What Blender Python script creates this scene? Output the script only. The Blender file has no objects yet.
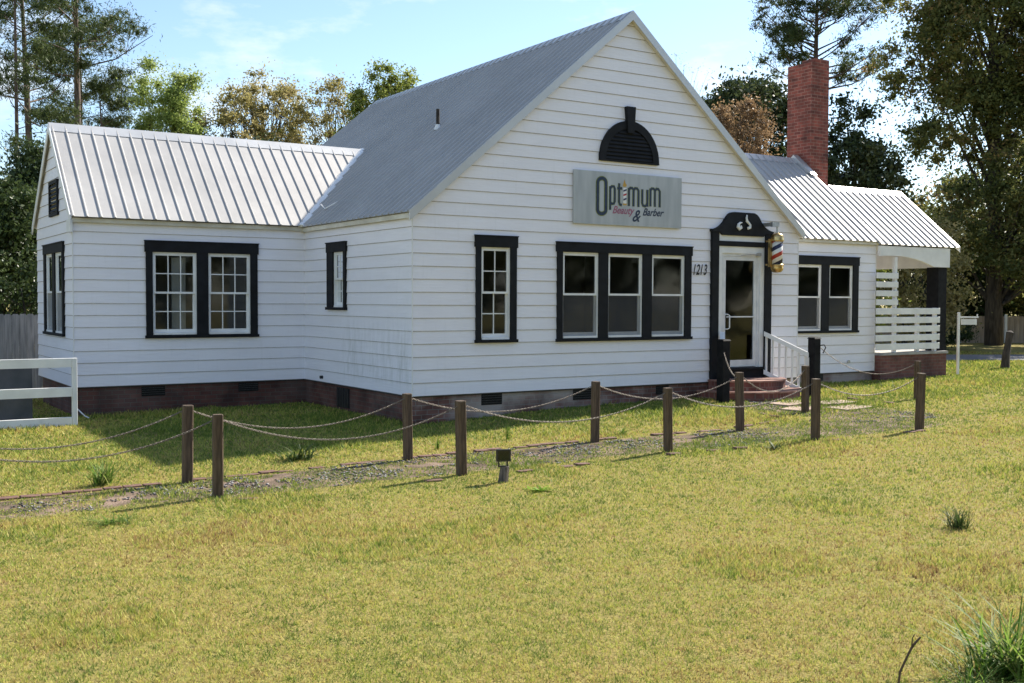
import bpy, math, random
import numpy as np
from mathutils import Vector, Matrix
R = math.radians
random.seed(7)
rng = np.random.default_rng(7)
sc = bpy.context.scene
COL = sc.collection

# ---------------------------------------------------------------- camera
cam_d = bpy.data.cameras.new('camera'); cam = bpy.data.objects.new('camera', cam_d); COL.objects.link(cam)
sc.camera = cam
cam_d.sensor_width = 36.0; cam_d.lens = 36.0 * 1084.16 / 1024.0
cam_d.clip_end = 2000
_y, _p, _r = R(32.671), R(-2.161), R(0.216)
fw = Vector((math.sin(_y) * math.cos(_p), math.cos(_y) * math.cos(_p), math.sin(_p)))
rt = Vector((math.cos(_y), -math.sin(_y), 0)); up = rt.cross(fw)
r2 = rt * math.cos(_r) + up * math.sin(_r); u2 = -rt * math.sin(_r) + up * math.cos(_r)
M = Matrix((r2, u2, -fw)).transposed().to_4x4(); M.translation = Vector((-7.856, -15.142, 1.965))
cam.matrix_world = M

# ---------------------------------------------------------------- light
SUN_EL, SUN_AZ = R(38.8), R(78.7)
w = bpy.data.worlds.new("World"); sc.world = w; w.use_nodes = True
nt = w.node_tree; nt.nodes.clear(); N = nt.nodes.new; L = nt.links.new
out = N('ShaderNodeOutputWorld'); bg = N('ShaderNodeBackground'); L(bg.outputs[0], out.inputs[0])
sky = N('ShaderNodeTexSky'); sky.sky_type = 'NISHITA'; sky.sun_disc = False
sky.sun_elevation = SUN_EL; sky.sun_rotation = SUN_AZ; sky.air_density = 1.0; sky.dust_density = 0.35; sky.ozone_density = 2.2
tc = N('ShaderNodeTexCoord'); mp = N('ShaderNodeMapping'); mp.inputs['Scale'].default_value = (1.6, 1.6, 4.5)
mp.inputs['Location'].default_value = (0.35, 0.1, 0.2)
nz = N('ShaderNodeTexNoise'); nz.inputs['Scale'].default_value = 2.6; nz.inputs['Detail'].default_value = 9; nz.inputs['Roughness'].default_value = 0.58
cr = N('ShaderNodeValToRGB'); cr.color_ramp.elements[0].position = 0.52; cr.color_ramp.elements[1].position = 0.70
cr.color_ramp.elements[0].color = (0, 0, 0, 1); cr.color_ramp.elements[1].color = (0.85, 0.85, 0.85, 1)
mx = N('ShaderNodeMix'); mx.data_type = 'RGBA'
L(tc.outputs['Generated'], mp.inputs[0]); L(mp.outputs[0], nz.inputs[0]); L(nz.outputs[0], cr.inputs[0]); L(cr.outputs[0], mx.inputs[0])
L(sky.outputs[0], mx.inputs[6]); mx.inputs[7].default_value = (6.0, 6.1, 6.3, 1)
L(mx.outputs[2], bg.inputs[0]); bg.inputs[1].default_value = 0.095
sd = bpy.data.lights.new('sun', 'SUN'); sd.energy = 5.0; sd.angle = R(0.55); sd.color = (1.0, 0.93, 0.82)
sun = bpy.data.objects.new('sun', sd); COL.objects.link(sun)
sv = Vector((math.cos(SUN_EL) * math.sin(SUN_AZ), math.cos(SUN_EL) * math.cos(SUN_AZ), math.sin(SUN_EL)))
sun.rotation_euler = sv.to_track_quat('Z', 'Y').to_euler(); sun.location = (30, 5, 30)
sc.view_settings.view_transform = 'Standard'; sc.view_settings.look = 'None'
sc.view_settings.exposure = 1.19; sc.view_settings.gamma = 1.0

# ---------------------------------------------------------------- helpers
def obj_np(name, V, F, mats, parent=None, mi=None, smooth=False, attr=None):
    """link vertices / faces as ONE mesh object"""
    me = bpy.data.meshes.new(name)
    V = np.asarray(V, dtype=np.float32).reshape(-1, 3)
    if isinstance(F, np.ndarray):
        n, k = F.shape
        me.vertices.add(len(V)); me.vertices.foreach_set('co', V.ravel())
        me.loops.add(n * k); me.loops.foreach_set('vertex_index', F.astype(np.int32).ravel())
        me.polygons.add(n); me.polygons.foreach_set('loop_start', np.arange(0, n * k, k, dtype=np.int32))
        me.polygons.foreach_set('loop_total', np.full(n, k, dtype=np.int32))
        me.update(calc_edges=True)
    else:
        me.from_pydata([tuple(map(float, v)) for v in V], [], F); me.update()
    if not isinstance(mats, (list, tuple)): mats = [mats]
    for m in mats: me.materials.append(m)
    if mi is not None: me.polygons.foreach_set('material_index', np.asarray(mi, dtype=np.int32))
    if smooth: me.polygons.foreach_set('use_smooth', np.ones(len(me.polygons), dtype=bool))
    if attr is not None:
        a = me.attributes.new('rnd', 'FLOAT', 'POINT'); a.data.foreach_set('value', np.asarray(attr, dtype=np.float32))
    o = bpy.data.objects.new(name, me); COL.objects.link(o)
    if parent: o.parent = parent
    return o

class MB:
    def __init__(s): s.V = []; s.F = []; s.M = []; s.mat = 0
    def face(s, pts, mat=None):
        b = len(s.V); s.V += [tuple(p) for p in pts]; s.F.append(tuple(range(b, b + len(pts)))); s.M.append(s.mat if mat is None else mat)
    def hexa(s, p, mat=None):   # p: 8 points, bottom ring 0-3 then top ring 4-7
        b = len(s.V); s.V += [tuple(q) for q in p]
        for f in ((3, 2, 1, 0), (4, 5, 6, 7), (0, 1, 5, 4), (1, 2, 6, 5), (2, 3, 7, 6), (3, 0, 4, 7)):
            s.F.append(tuple(b + i for i in f)); s.M.append(s.mat if mat is None else mat)
    def box(s, x0, x1, y0, y1, z0, z1, mat=None):
        s.hexa([(x0, y0, z0), (x1, y0, z0), (x1, y1, z0), (x0, y1, z0), (x0, y0, z1), (x1, y0, z1), (x1, y1, z1), (x0, y1, z1)], mat)
    def bbox(s, x0, x1, y0, y1, z0, z1, c=0.006, mat=None):
        """box with its vertical edges chamfered and its top rim eased"""
        ring = [(x0 + c, y0), (x1 - c, y0), (x1, y0 + c), (x1, y1 - c), (x1 - c, y1), (x0 + c, y1), (x0, y1 - c), (x0, y0 + c)]
        cx, cy = (x0 + x1) / 2, (y0 + y1) / 2
        rin = [(cx + (a - cx) * (1 - 2 * c / (x1 - x0)), cy + (b_ - cy) * (1 - 2 * c / (y1 - y0))) for a, b_ in ring]
        s.loft([[(a, b_, z0) for a, b_ in ring], [(a, b_, z1 - c) for a, b_ in ring], [(a, b_, z1) for a, b_ in rin]], mat=mat)
    def loft(s, rings, cap=True, mat=None, closed=True):
        b = len(s.V); n = len(rings[0]); m = s.mat if mat is None else mat
        for r in rings: s.V += [tuple(q) for q in r]
        for i in range(len(rings) - 1):
            for j in range(n if closed else n - 1):
                k = (j + 1) % n
                s.F.append((b + i * n + j, b + i * n + k, b + (i + 1) * n + k, b + (i + 1) * n + j)); s.M.append(m)
        if cap:
            s.F.append(tuple(b + j for j in reversed(range(n)))); s.M.append(m)
            s.F.append(tuple(b + (len(rings) - 1) * n + j for j in range(n))); s.M.append(m)
    def tube(s, pts, rad, n=8, cap=True, mat=None):
        pts = [Vector(p) for p in pts]; rs = rad if isinstance(rad, (list, tuple)) else [rad] * len(pts)
        rings = []
        t0 = (pts[1] - pts[0]).normalized(); ref = Vector((0, 0, 1)) if abs(t0.z) < 0.9 else Vector((1, 0, 0))
        a = t0.cross(ref).normalized()
        for i, p in enumerate(pts):
            t = (pts[min(i + 1, len(pts) - 1)] - pts[max(i - 1, 0)]).normalized()
            a = (a - t * a.dot(t)).normalized(); c = t.cross(a)
            rings.append([p + (a * math.cos(2 * math.pi * k / n) + c * math.sin(2 * math.pi * k / n)) * rs[i] for k in range(n)])
        s.loft(rings, cap, mat)
    def lathe(s, c, prof, n=24, mat=None, axis='z'):
        rings = []
        for r, z in prof: rings.append([(c[0] + r * math.cos(2 * math.pi * k / n), c[1] + r * math.sin(2 * math.pi * k / n), c[2] + z) for k in range(n)])
        s.loft(rings, True, mat)
    def prism(s, poly, fr, d0, d1, mat=None):
        """2D outline in frame fr(u,z,n) extruded from n=d0 to n=d1"""
        s.loft([[fr(u, z, d0) for u, z in poly], [fr(u, z, d1) for u, z in poly]], True, mat)
    def build(s, name, mats, parent=None, smooth=False):
        return obj_np(name, s.V, s.F, mats, parent, s.M, smooth)

def empty(name, loc=(0, 0, 0), rz=0):
    o = bpy.data.objects.new(name, None); COL.objects.link(o); o.location = loc; o.rotation_euler = (0, 0, rz); return o
def tag(o, label, cat, group=None):
    o['label'] = label; o['category'] = cat
    if group: o['group'] = group
    return o
def struct(o): o['kind'] = 'structure'; return o

# ---------------------------------------------------------------- materials
def nodes(name):
    m = bpy.data.materials.new(name); m.use_nodes = True; t = m.node_tree
    return m, t, t.nodes['Principled BSDF'], t.nodes.new, t.links.new
def setc(n, c): n.default_value = (c[0], c[1], c[2], 1)
def noise_mat(name, c1, c2, scale=8, rough=0.6, bump=0.0, bscale=60, detail=5, lo=0.35, hi=0.65, metal=0.0, stretch=(1, 1, 1), spec=0.5):
    m, t, b, N, L = nodes(name)
    tc = N('ShaderNodeTexCoord'); mp = N('ShaderNodeMapping'); mp.inputs['Scale'].default_value = stretch
    nz = N('ShaderNodeTexNoise'); nz.inputs['Scale'].default_value = scale; nz.inputs['Detail'].default_value = detail
    cr = N('ShaderNodeValToRGB'); cr.color_ramp.elements[0].position = lo; cr.color_ramp.elements[1].position = hi
    cr.color_ramp.elements[0].color = (*c1, 1); cr.color_ramp.elements[1].color = (*c2, 1)
    L(tc.outputs['Object'], mp.inputs[0]); L(mp.outputs[0], nz.inputs[0]); L(nz.outputs[0], cr.inputs[0]); L(cr.outputs[0], b.inputs['Base Color'])
    b.inputs['Roughness'].default_value = rough; b.inputs['Metallic'].default_value = metal; b.inputs['Specular IOR Level'].default_value = spec
    if bump:
        n2 = N('ShaderNodeTexNoise'); n2.inputs['Scale'].default_value = bscale; n2.inputs['Detail'].default_value = 6
        bp = N('ShaderNodeBump'); bp.inputs['Strength'].default_value = bump; bp.inputs['Distance'].default_value = 0.01
        L(mp.outputs[0], n2.inputs[0]); L(n2.outputs[0], bp.inputs['Height']); L(bp.outputs[0], b.inputs['Normal'])
    return m

def siding_mat(name, stain=0.0, grey=1.0):
    m, t, b, N, L = nodes(name)
    g = N('ShaderNodeNewGeometry'); 
    nz = N('ShaderNodeTexNoise'); nz.inputs['Scale'].default_value = 1.3; nz.inputs['Detail'].default_value = 6
    mp = N('ShaderNodeMapping'); mp.inputs['Scale'].default_value = (1, 1, 3.0)
    L(g.outputs['Position'], mp.inputs[0]); L(mp.outputs[0], nz.inputs[0])
    cr = N('ShaderNodeValToRGB'); cr.color_ramp.elements[0].position = 0.3; cr.color_ramp.elements[1].position = 0.7
    c = 0.86 * grey
    cr.color_ramp.elements[0].color = (c * .93, c * .912, c * .965, 1); cr.color_ramp.elements[1].color = (c * .985, c * .968, c * 1.025, 1)
    L(nz.outputs[0], cr.inputs[0])
    # fine vertical grime streaks
    mp2 = N('ShaderNodeMapping'); mp2.inputs['Scale'].default_value = (9, 9, 0.7)
    n2 = N('ShaderNodeTexNoise'); n2.inputs['Scale'].default_value = 1.6; n2.inputs['Detail'].default_value = 7; n2.inputs['Roughness'].default_value = .65
    L(g.outputs['Position'], mp2.inputs[0]); L(mp2.outputs[0], n2.inputs[0])
    c2 = N('ShaderNodeValToRGB'); c2.color_ramp.elements[0].position = 0.56; c2.color_ramp.elements[1].position = 0.76
    c2.color_ramp.elements[0].color = (0, 0, 0, 1); c2.color_ramp.elements[1].color = (.14, .14, .14, 1)
    L(n2.outputs[0], c2.inputs[0])
    mx = N('ShaderNodeMix'); mx.data_type = 'RGBA'; L(c2.outputs[0], mx.inputs[0]); L(cr.outputs[0], mx.inputs[6]); mx.inputs[7].default_value = (.50, .50, .50, 1)
    last = mx.outputs[2]
    if stain:   # mildew streaks with a shape of their own, on the low boards
        sp = N('ShaderNodeSeparateXYZ'); L(g.outputs['Position'], sp.inputs[0])
        def band(o, a, b_, c_, d_):
            r1 = N('ShaderNodeMapRange'); r1.interpolation_type = 'SMOOTHSTEP'; r1.inputs[1].default_value = a; r1.inputs[2].default_value = b_; L(o, r1.inputs[0])
            r2_ = N('ShaderNodeMapRange'); r2_.interpolation_type = 'SMOOTHSTEP'; r2_.inputs[1].default_value = c_; r2_.inputs[2].default_value = d_; r2_.inputs[3].default_value = 1; r2_.inputs[4].default_value = 0; L(o, r2_.inputs[0])
            mu = N('ShaderNodeMath'); mu.operation = 'MULTIPLY'; L(r1.outputs[0], mu.inputs[0]); L(r2_.outputs[0], mu.inputs[1]); return mu.outputs[0]
        bz = band(sp.outputs[2], 0.5, 0.75, 1.0, 1.9)
        by = band(sp.outputs[1], -0.5, 0.3, 2.4, 3.0)
        mp3 = N('ShaderNodeMapping'); mp3.inputs['Scale'].default_value = (6, 6, 1.0)
        n3 = N('ShaderNodeTexNoise'); n3.inputs['Scale'].default_value = 1.5; n3.inputs['Detail'].default_value = 8; n3.inputs['Roughness'].default_value = .7
        L(g.outputs['Position'], mp3.inputs[0]); L(mp3.outputs[0], n3.inputs[0])
        r3 = N('ShaderNodeMapRange'); r3.inputs[1].default_value = .45; r3.inputs[2].default_value = .7; L(n3.outputs[0], r3.inputs[0])
        m1 = N('ShaderNodeMath'); m1.operation = 'MULTIPLY'; L(bz, m1.inputs[0]); L(by, m1.inputs[1])
        m2 = N('ShaderNodeMath'); m2.operation = 'MULTIPLY'; L(m1.outputs[0], m2.inputs[0]); L(r3.outputs[0], m2.inputs[1])
        m3 = N('ShaderNodeMath'); m3.operation = 'MULTIPLY'; m3.inputs[1].default_value = stain; L(m2.outputs[0], m3.inputs[0]); m3.use_clamp = True
        mx2 = N('ShaderNodeMix'); mx2.data_type = 'RGBA'; L(m3.outputs[0], mx2.inputs[0]); L(last, mx2.inputs[6]); mx2.inputs[7].default_value = (.20, .22, .15, 1)
        last = mx2.outputs[2]
    L(last, b.inputs['Base Color']); b.inputs['Roughness'].default_value = 0.42
    n4 = N('ShaderNodeTexNoise'); n4.inputs['Scale'].default_value = 4; mp4 = N('ShaderNodeMapping'); mp4.inputs['Scale'].default_value = (1, 1, 6)
    L(g.outputs['Position'], mp4.inputs[0]); L(mp4.outputs[0], n4.inputs[0])
    bp = N('ShaderNodeBump'); bp.inputs['Strength'].default_value = .25; bp.inputs['Distance'].default_value = .02; L(n4.outputs[0], bp.inputs['Height']); L(bp.outputs[0], b.inputs['Normal'])
    return m

def brick_mat(name, c1, c2, mortar, msize=0.012, white=0.0, bw=0.205, rh=0.075):
    m, t, b, N, L = nodes(name)
    g = N('ShaderNodeNewGeometry'); sp = N('ShaderNodeSeparateXYZ'); L(g.outputs['Position'], sp.inputs[0])
    ad = N('ShaderNodeMath'); ad.operation = 'ADD'; L(sp.outputs[0], ad.inputs[0]); L(sp.outputs[1], ad.inputs[1])
    cb = N('ShaderNodeCombineXYZ'); L(ad.outputs[0], cb.inputs[0]); L(sp.outputs[2], cb.inputs[1])
    br = N('ShaderNodeTexBrick'); br.inputs['Scale'].default_value = 1.0; br.inputs['Mortar Size'].default_value = msize / 2
    br.inputs['Brick Width'].default_value = bw; br.inputs['Row Height'].default_value = rh; br.inputs['Bias'].default_value = 0
    setc(br.inputs['Color1'], c1); setc(br.inputs['Color2'], c2); setc(br.inputs['Mortar'], mortar)
    L(cb.outputs[0], br.inputs['Vector'])
    nz = N('ShaderNodeTexNoise'); nz.inputs['Scale'].default_value = 3.0; nz.inputs['Detail'].default_value = 8; L(g.outputs['Position'], nz.inputs[0])
    r = N('ShaderNodeMapRange'); r.inputs[1].default_value = .3; r.inputs[2].default_value = .75; r.inputs[3].default_value = .5; r.inputs[4].default_value = 1.35; L(nz.outputs[0], r.inputs[0])
    mu = N('ShaderNodeVectorMath'); mu.operation = 'SCALE'; L(br.outputs[0], mu.inputs[0]); L(r.outputs[0], mu.inputs['Scale'])
    last = mu.outputs[0]
    if white:
        n2 = N('ShaderNodeTexNoise'); n2.inputs['Scale'].default_value = 1.1; n2.inputs['Detail'].default_value = 7; L(g.outputs['Position'], n2.inputs[0])
        r2_ = N('ShaderNodeMapRange'); r2_.inputs[1].default_value = .45; r2_.inputs[2].default_value = .62; r2_.inputs[4].default_value = white; L(n2.outputs[0], r2_.inputs[0])
        mx = N('ShaderNodeMix'); mx.data_type = 'RGBA'; L(r2_.outputs[0], mx.inputs[0]); L(last, mx.inputs[6]); mx.inputs[7].default_value = (.42, .37, .33, 1); last = mx.outputs[2]
    L(last, b.inputs['Base Color']); b.inputs['Roughness'].default_value = .85
    bp = N('ShaderNodeBump'); bp.inputs['Strength'].default_value = .6; bp.inputs['Distance'].default_value = .008; bp.invert = True
    L(br.outputs['Fac'], bp.inputs['Height']); L(bp.outputs[0], b.inputs['Normal'])
    return m

def leaf_mat(name, cols, trans=0.35, rough=0.55):
    m, t, b, N, L = nodes(name)
    a = N('ShaderNodeAttribute'); a.attribute_name = 'rnd'
    cr = N('ShaderNodeValToRGB')
    while len(cr.color_ramp.elements) < len(cols): cr.color_ramp.elements.new(0.5)
    for i, c in enumerate(cols):
        cr.color_ramp.elements[i].position = i / (len(cols) - 1); cr.color_ramp.elements[i].color = (*c, 1)
    L(a.outputs['Fac'], cr.inputs[0]); L(cr.outputs[0], b.inputs['Base Color']); b.inputs['Roughness'].default_value = rough
    b.inputs['Specular IOR Level'].default_value = .2
    tr = N('ShaderNodeBsdfTranslucent'); L(cr.outputs[0], tr.inputs[0])
    ms = N('ShaderNodeMixShader'); ms.inputs[0].default_value = trans
    o = t.nodes['Material Output']; L(b.outputs[0], ms.inputs[1]); L(tr.outputs[0], ms.inputs[2]); L(ms.outputs[0], o.inputs[0])
    return m

M_SID = siding_mat('white_lap_siding'); M_SIDS = siding_mat('white_lap_siding_mildewed', .34, .96)
M_EDGE = noise_mat('weathered_edge_lap_shadow', (.20, .18, .17), (.36, .33, .31), 12, .8)  # worn board edge colour that also paints the lap shadow lines
M_WHITE = noise_mat('white_trim_paint', (.70, .70, .69), (.82, .82, .81), 3, .4, .1, 40)
M_CREAM = noise_mat('cream_soffit_paint', (.50, .46, .37), (.68, .65, .56), 2.5, .6)
M_BLACK = noise_mat('black_trim_paint', (.007, .0075, .009), (.012, .013, .016), 6, .65, .1, 50, spec=.2)
M_BLACKP = noise_mat('black_post_paint', (.006, .006, .007), (.014, .014, .015), 9, .7, .2, 60, spec=.15)
M_VOID = noise_mat('dark_crawl_space', (.004, .004, .004), (.01, .009, .008), 6, .9)
M_BRICK = brick_mat('foundation_brick', (.075, .026, .019), (.115, .042, .030), (.085, .068, .056), white=.10)
M_BRICKW = brick_mat('foundation_brick_whitened', (.13, .055, .042), (.19, .09, .07), (.20, .17, .15), white=.75)
M_BRICKP = brick_mat('porch_brick', (.15, .055, .045), (.20, .08, .06), (.17, .12, .10))
M_CHIM = brick_mat('chimney_brick', (.13, .034, .024), (.29, .072, .047), (.27, .14, .105), msize=.016, bw=.21, rh=.078)
M_STEP = brick_mat('step_brick', (.15, .048, .037), (.22, .075, .055), (.22, .14, .11), rh=.19, bw=.07)
M_STEPT = noise_mat('step_tread_brick', (.20, .09, .07), (.32, .18, .135), 9, .8, .4, 60)

def metal_roof(name, base, rough, metal):
    m, t, b, N, L = nodes(name)
    g = N('ShaderNodeNewGeometry'); nz = N('ShaderNodeTexNoise'); nz.inputs['Scale'].default_value = .8; nz.inputs['Detail'].default_value = 8
    L(g.outputs['Position'], nz.inputs[0])
    cr = N('ShaderNodeValToRGB'); cr.color_ramp.elements[0].position = .35; cr.color_ramp.elements[1].position = .7
    cr.color_ramp.elements[0].color = (*[c * .82 for c in base], 1); cr.color_ramp.elements[1].color = (*base, 1)
    nz.inputs['Roughness'].default_value = .68
    L(nz.outputs[0], cr.inputs[0]); L(cr.outputs[0], b.inputs['Base Color'])
    r = N('ShaderNodeMapRange'); r.inputs[3].default_value = rough - .07; r.inputs[4].default_value = rough + .1; L(nz.outputs[0], r.inputs[0]); L(r.outputs[0], b.inputs['Roughness'])
    b.inputs['Metallic'].default_value = metal
    n2 = N('ShaderNodeTexNoise'); n2.inputs['Scale'].default_value = 5; L(g.outputs['Position'], n2.inputs[0])
    bp = N('ShaderNodeBump'); bp.inputs['Strength'].default_value = .12; bp.inputs['Distance'].default_value = .02; L(n2.outputs[0], bp.inputs['Height']); L(bp.outputs[0], b.inputs['Normal'])
    return m
M_ROOF = metal_roof('galvalume_roof', (.47, .46, .445), .60, .38)
M_TRIMM = metal_roof('galvalume_trim', (.62, .62, .61), .4, .4)
M_POST = noise_mat('weathered_brown_timber', (.055, .033, .018), (.125, .082, .048), 5, .8, .5, 70, stretch=(7, 7, .8))
M_STUMP = noise_mat('grey_stump_wood', (.05, .045, .04), (.17, .14, .12), 8, .9, .6, 60, stretch=(6, 6, 1))
M_CHAIN = noise_mat('pale_rusty_chain', (.12, .095, .075), (.25, .215, .18), 30, .6, metal=.3)
M_GALV = noise_mat('galvanised_steel', (.38, .39, .40), (.55, .55, .56), 14, .4, metal=.7)
M_BLKM = noise_mat('black_plastic', (.01, .01, .011), (.03, .03, .032), 20, .4)
M_BARK = noise_mat('pine_bark', (.05, .035, .028), (.15, .11, .09), 4, .9, .8, 20, stretch=(3, 3, .6))
M_BARKD = noise_mat('dark_bark', (.028, .022, .018), (.08, .065, .052), 4, .9, .8, 20, stretch=(3, 3, .6))
M_BRASS = noise_mat('aged_brass', (.35, .22, .08), (.65, .48, .22), 12, .28, metal=.9)
M_CHROME = noise_mat('bright_steel', (.6, .6, .6), (.75, .75, .75), 5, .18, metal=1)
M_ROOM = noise_mat('dim_interior_wall', (.24, .245, .27), (.33, .335, .36), 1.2, .8)
M_ROOMF = noise_mat('interior_floor', (.20, .15, .11), (.28, .22, .16), 3, .5)
M_GREYF = noise_mat('grey_weathered_boards', (.15, .155, .165), (.27, .27, .275), 3, .85, .4, 40, stretch=(8, 8, .7))
M_TAN = noise_mat('tan_fence_boards', (.30, .23, .17), (.42, .33, .25), 2, .8, .2, 20, stretch=(5, 5, .6))
M_ASPH = noise_mat('asphalt', (.10, .10, .105), (.17, .17, .175), 20, .9, .4, 200)
M_ALUM = noise_mat('white_aluminium', (.62, .63, .64), (.74, .74, .74), 5, .35)

def glass_mat():
    m, t, b, N, L = nodes('window_glass')
    gl = N('ShaderNodeBsdfGlossy'); gl.inputs['Roughness'].default_value = .05; gl.inputs['Color'].default_value = (.9, .93, .95, 1)
    tr = N('ShaderNodeBsdfTransparent'); tr.inputs[0].default_value = (.62, .64, .63, 1)
    fr = N('ShaderNodeFresnel'); fr.inputs[0].default_value = 1.5
    g = N('ShaderNodeNewGeometry'); nz = N('ShaderNodeTexNoise'); nz.inputs['Scale'].default_value = 1.6; L(g.outputs['Position'], nz.inputs[0])
    bp = N('ShaderNodeBump'); bp.inputs['Strength'].default_value = .12; bp.inputs['Distance'].default_value = .02
    L(nz.outputs[0], bp.inputs['Height']); L(bp.outputs[0], gl.inputs['Normal'])
    ms = N('ShaderNodeMixShader'); L(fr.outputs[0], ms.inputs[0]); L(tr.outputs[0], ms.inputs[1]); L(gl.outputs[0], ms.inputs[2])
    L(ms.outputs[0], t.nodes['Material Output'].inputs[0]); return m
M_GLASS = glass_mat()

# ---------------------------------------------------------------- ground
def ss(a, b, t):
    t = np.clip((t - a) / (b - a), 0, 1); return t * t * (3 - 2 * t)
def gz(x, y):
    x = np.asarray(x, float); y = np.asarray(y, float)
    return .014 * np.clip(x, -8, 14) + .075 * ss(-2.6, -.4, y) * ss(0, 3, x) * ss(9.5, 7, x)
def path_mask(x, y):
    """1 on the gravel walk between the two rows of posts and on its branch to the door"""
    yb = np.interp(x, [-9, -4.4, -1.7, 1.2, 3.6, 6.2, 9], [-3.05, -3.12, -3.05, -3.1, -3.3, -3.2, -3.1])
    yf = np.interp(x, [-9, -4.4, -1.7, 1.4, 3.7, 5.8, 9], [-4.1, -4.3, -4.45, -4.5, -4.75, -4.95, -5.0])
    a = ss(yf - .12, yf + .12, y) * ss(yb + .12, yb - .12, y) * ss(8.0, 6.0, x)
    xl = 5.7 + 0 * x; xr = 7.8 + 0 * x
    b = ss(xl - .3, xl + .3, x) * ss(xr + .3, xr - .3, x) * ss(-4.4, -4.0, y) * ss(-.6, -1.0, y)
    return np.clip(np.maximum(a, b), 0, 1)

def ground_mat():
    m, t, b, N, L = nodes('lawn_soil')
    g = N('ShaderNodeNewGeometry'); a = N('ShaderNodeAttribute'); a.attribute_name = 'path'
    n1 = N('ShaderNodeTexNoise'); n1.inputs['Scale'].default_value = .55; n1.inputs['Detail'].default_value = 8; L(g.outputs['Position'], n1.inputs[0])
    n2 = N('ShaderNodeTexNoise'); n2.inputs['Scale'].default_value = 14; n2.inputs['Detail'].default_value = 8; L(g.outputs['Position'], n2.inputs[0])
    n3 = N('ShaderNodeTexNoise'); n3.inputs['Scale'].default_value = 2.2; n3.inputs['Detail'].default_value = 8; L(g.outputs['Position'], n3.inputs[0])
    c1 = N('ShaderNodeValToRGB'); e = c1.color_ramp.elements; e[0].position = .35; e[1].position = .65
    e[0].color = (.235, .185, .062, 1); e[1].color = (.185, .185, .048, 1)
    c2 = N('ShaderNodeValToRGB'); e = c2.color_ramp.elements; e[0].position = .3; e[1].position = .7
    e[0].color = (.20, .15, .065, 1); e[1].color = (.30, .26, .075, 1)
    L(n1.outputs[0], c1.inputs[0]); L(n2.outputs[0], c2.inputs[0])
    mx = N('ShaderNodeMix'); mx.data_type = 'RGBA'; mx.inputs[0].default_value = .55; L(c1.outputs[0], mx.inputs[6]); L(c2.outputs[0], mx.inputs[7])
    c3 = N('ShaderNodeValToRGB'); e = c3.color_ramp.elements; e[0].position = .35; e[1].position = .65
    e[0].color = (.08, .062, .042, 1); e[1].color = (.24, .175, .13, 1); L(n3.outputs[0], c3.inputs[0])
    ad = N('ShaderNodeMath'); ad.operation = 'ADD'; L(a.outputs['Fac'], ad.inputs[0])
    r = N('ShaderNodeMapRange'); r.inputs[3].default_value = -.65; r.inputs[4].default_value = .4; L(n3.outputs[0], r.inputs[0]); L(r.outputs[0], ad.inputs[1])
    rr = N('ShaderNodeMapRange'); rr.inputs[1].default_value = .45; rr.inputs[2].default_value = .75; L(ad.outputs[0], rr.inputs[0])
    mx2 = N('ShaderNodeMix'); mx2.data_type = 'RGBA'; L(rr.outputs[0], mx2.inputs[0]); L(mx.outputs[2], mx2.inputs[6]); L(c3.outputs[0], mx2.inputs[7])
    L(mx2.outputs[2], b.inputs['Base Color']); b.inputs['Roughness'].default_value = .95; b.inputs['Specular IOR Level'].default_value = .1
    n4 = N('ShaderNodeTexNoise'); n4.inputs['Scale'].default_value = 40; n4.inputs['Detail'].default_value = 6; L(g.outputs['Position'], n4.inputs[0])
    bp = N('ShaderNodeBump'); bp.inputs['Strength'].default_value = .8; bp.inputs['Distance'].default_value = .03; L(n4.outputs[0], bp.inputs['Height']); L(bp.outputs[0], b.inputs['Normal'])
    return m
def make_ground():
    xs = np.concatenate([[-400, -150, -60, -30], np.arange(-16, 24, .25), [30, 60, 150, 400]])
    ys = np.concatenate([[-200, -60, -30], np.arange(-18, 14, .25), [20, 30, 60, 150, 500]])
    X, Y = np.meshgrid(xs, ys, indexing='ij')
    Z = gz(X, Y)
    V = np.stack([X, Y, Z], -1).reshape(-1, 3); n, k = X.shape
    i, j = np.meshgrid(np.arange(n - 1), np.arange(k - 1), indexing='ij'); a = (i * k + j).ravel()
    F = np.stack([a, a + k, a + k + 1, a + 1], 1)
    o = obj_np('lawn', V, F, ground_mat(), smooth=True)
    at = o.data.attributes.new('path', 'FLOAT', 'POINT'); at.data.foreach_set('value', path_mask(X, Y).astype(np.float32).ravel())
    struct(o)
make_ground()
def sheet(name, pts, m):
    b = MB(); b.face(pts); return struct(b.build(name, m))
# far street behind the right wing, running away past the tan fence
D = Vector((.88, -.475, 0)).normalized()
Q = Vector((22.3, 4.8, 0)); Nn = Vector((.475, .88, 0))
sheet('street', [Q - D * 60 + Vector((0, 0, .204)), Q + D * 60 + Vector((0, 0, .204)), Q + D * 60 + Nn * 3.4 + Vector((0, 0, .204)), Q - D * 1.6 + Nn * 3.4 + Vector((0, 0, .204)), Q - D * 60 + Nn * 3.4 + Vector((0, 0, .204))], M_ASPH)

# ---------------------------------------------------------------- the house
house = empty('house', (4.1, 0, 0))
tag(house, 'white lap-sided cottage shop with black trimmed windows and ribbed metal gable roofs', 'house')
HP = Vector((4.1, 0, 0))
def hp(b, name, mats, parent=None, smooth=False):
    """build as part of the house: coordinates are given in world space, shift to house space"""
    base = house if parent is None else parent
    b.V = [(v[0] - 4.1, v[1], v[2]) for v in b.V]
    return b.build(name, mats, base, smooth)
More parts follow.
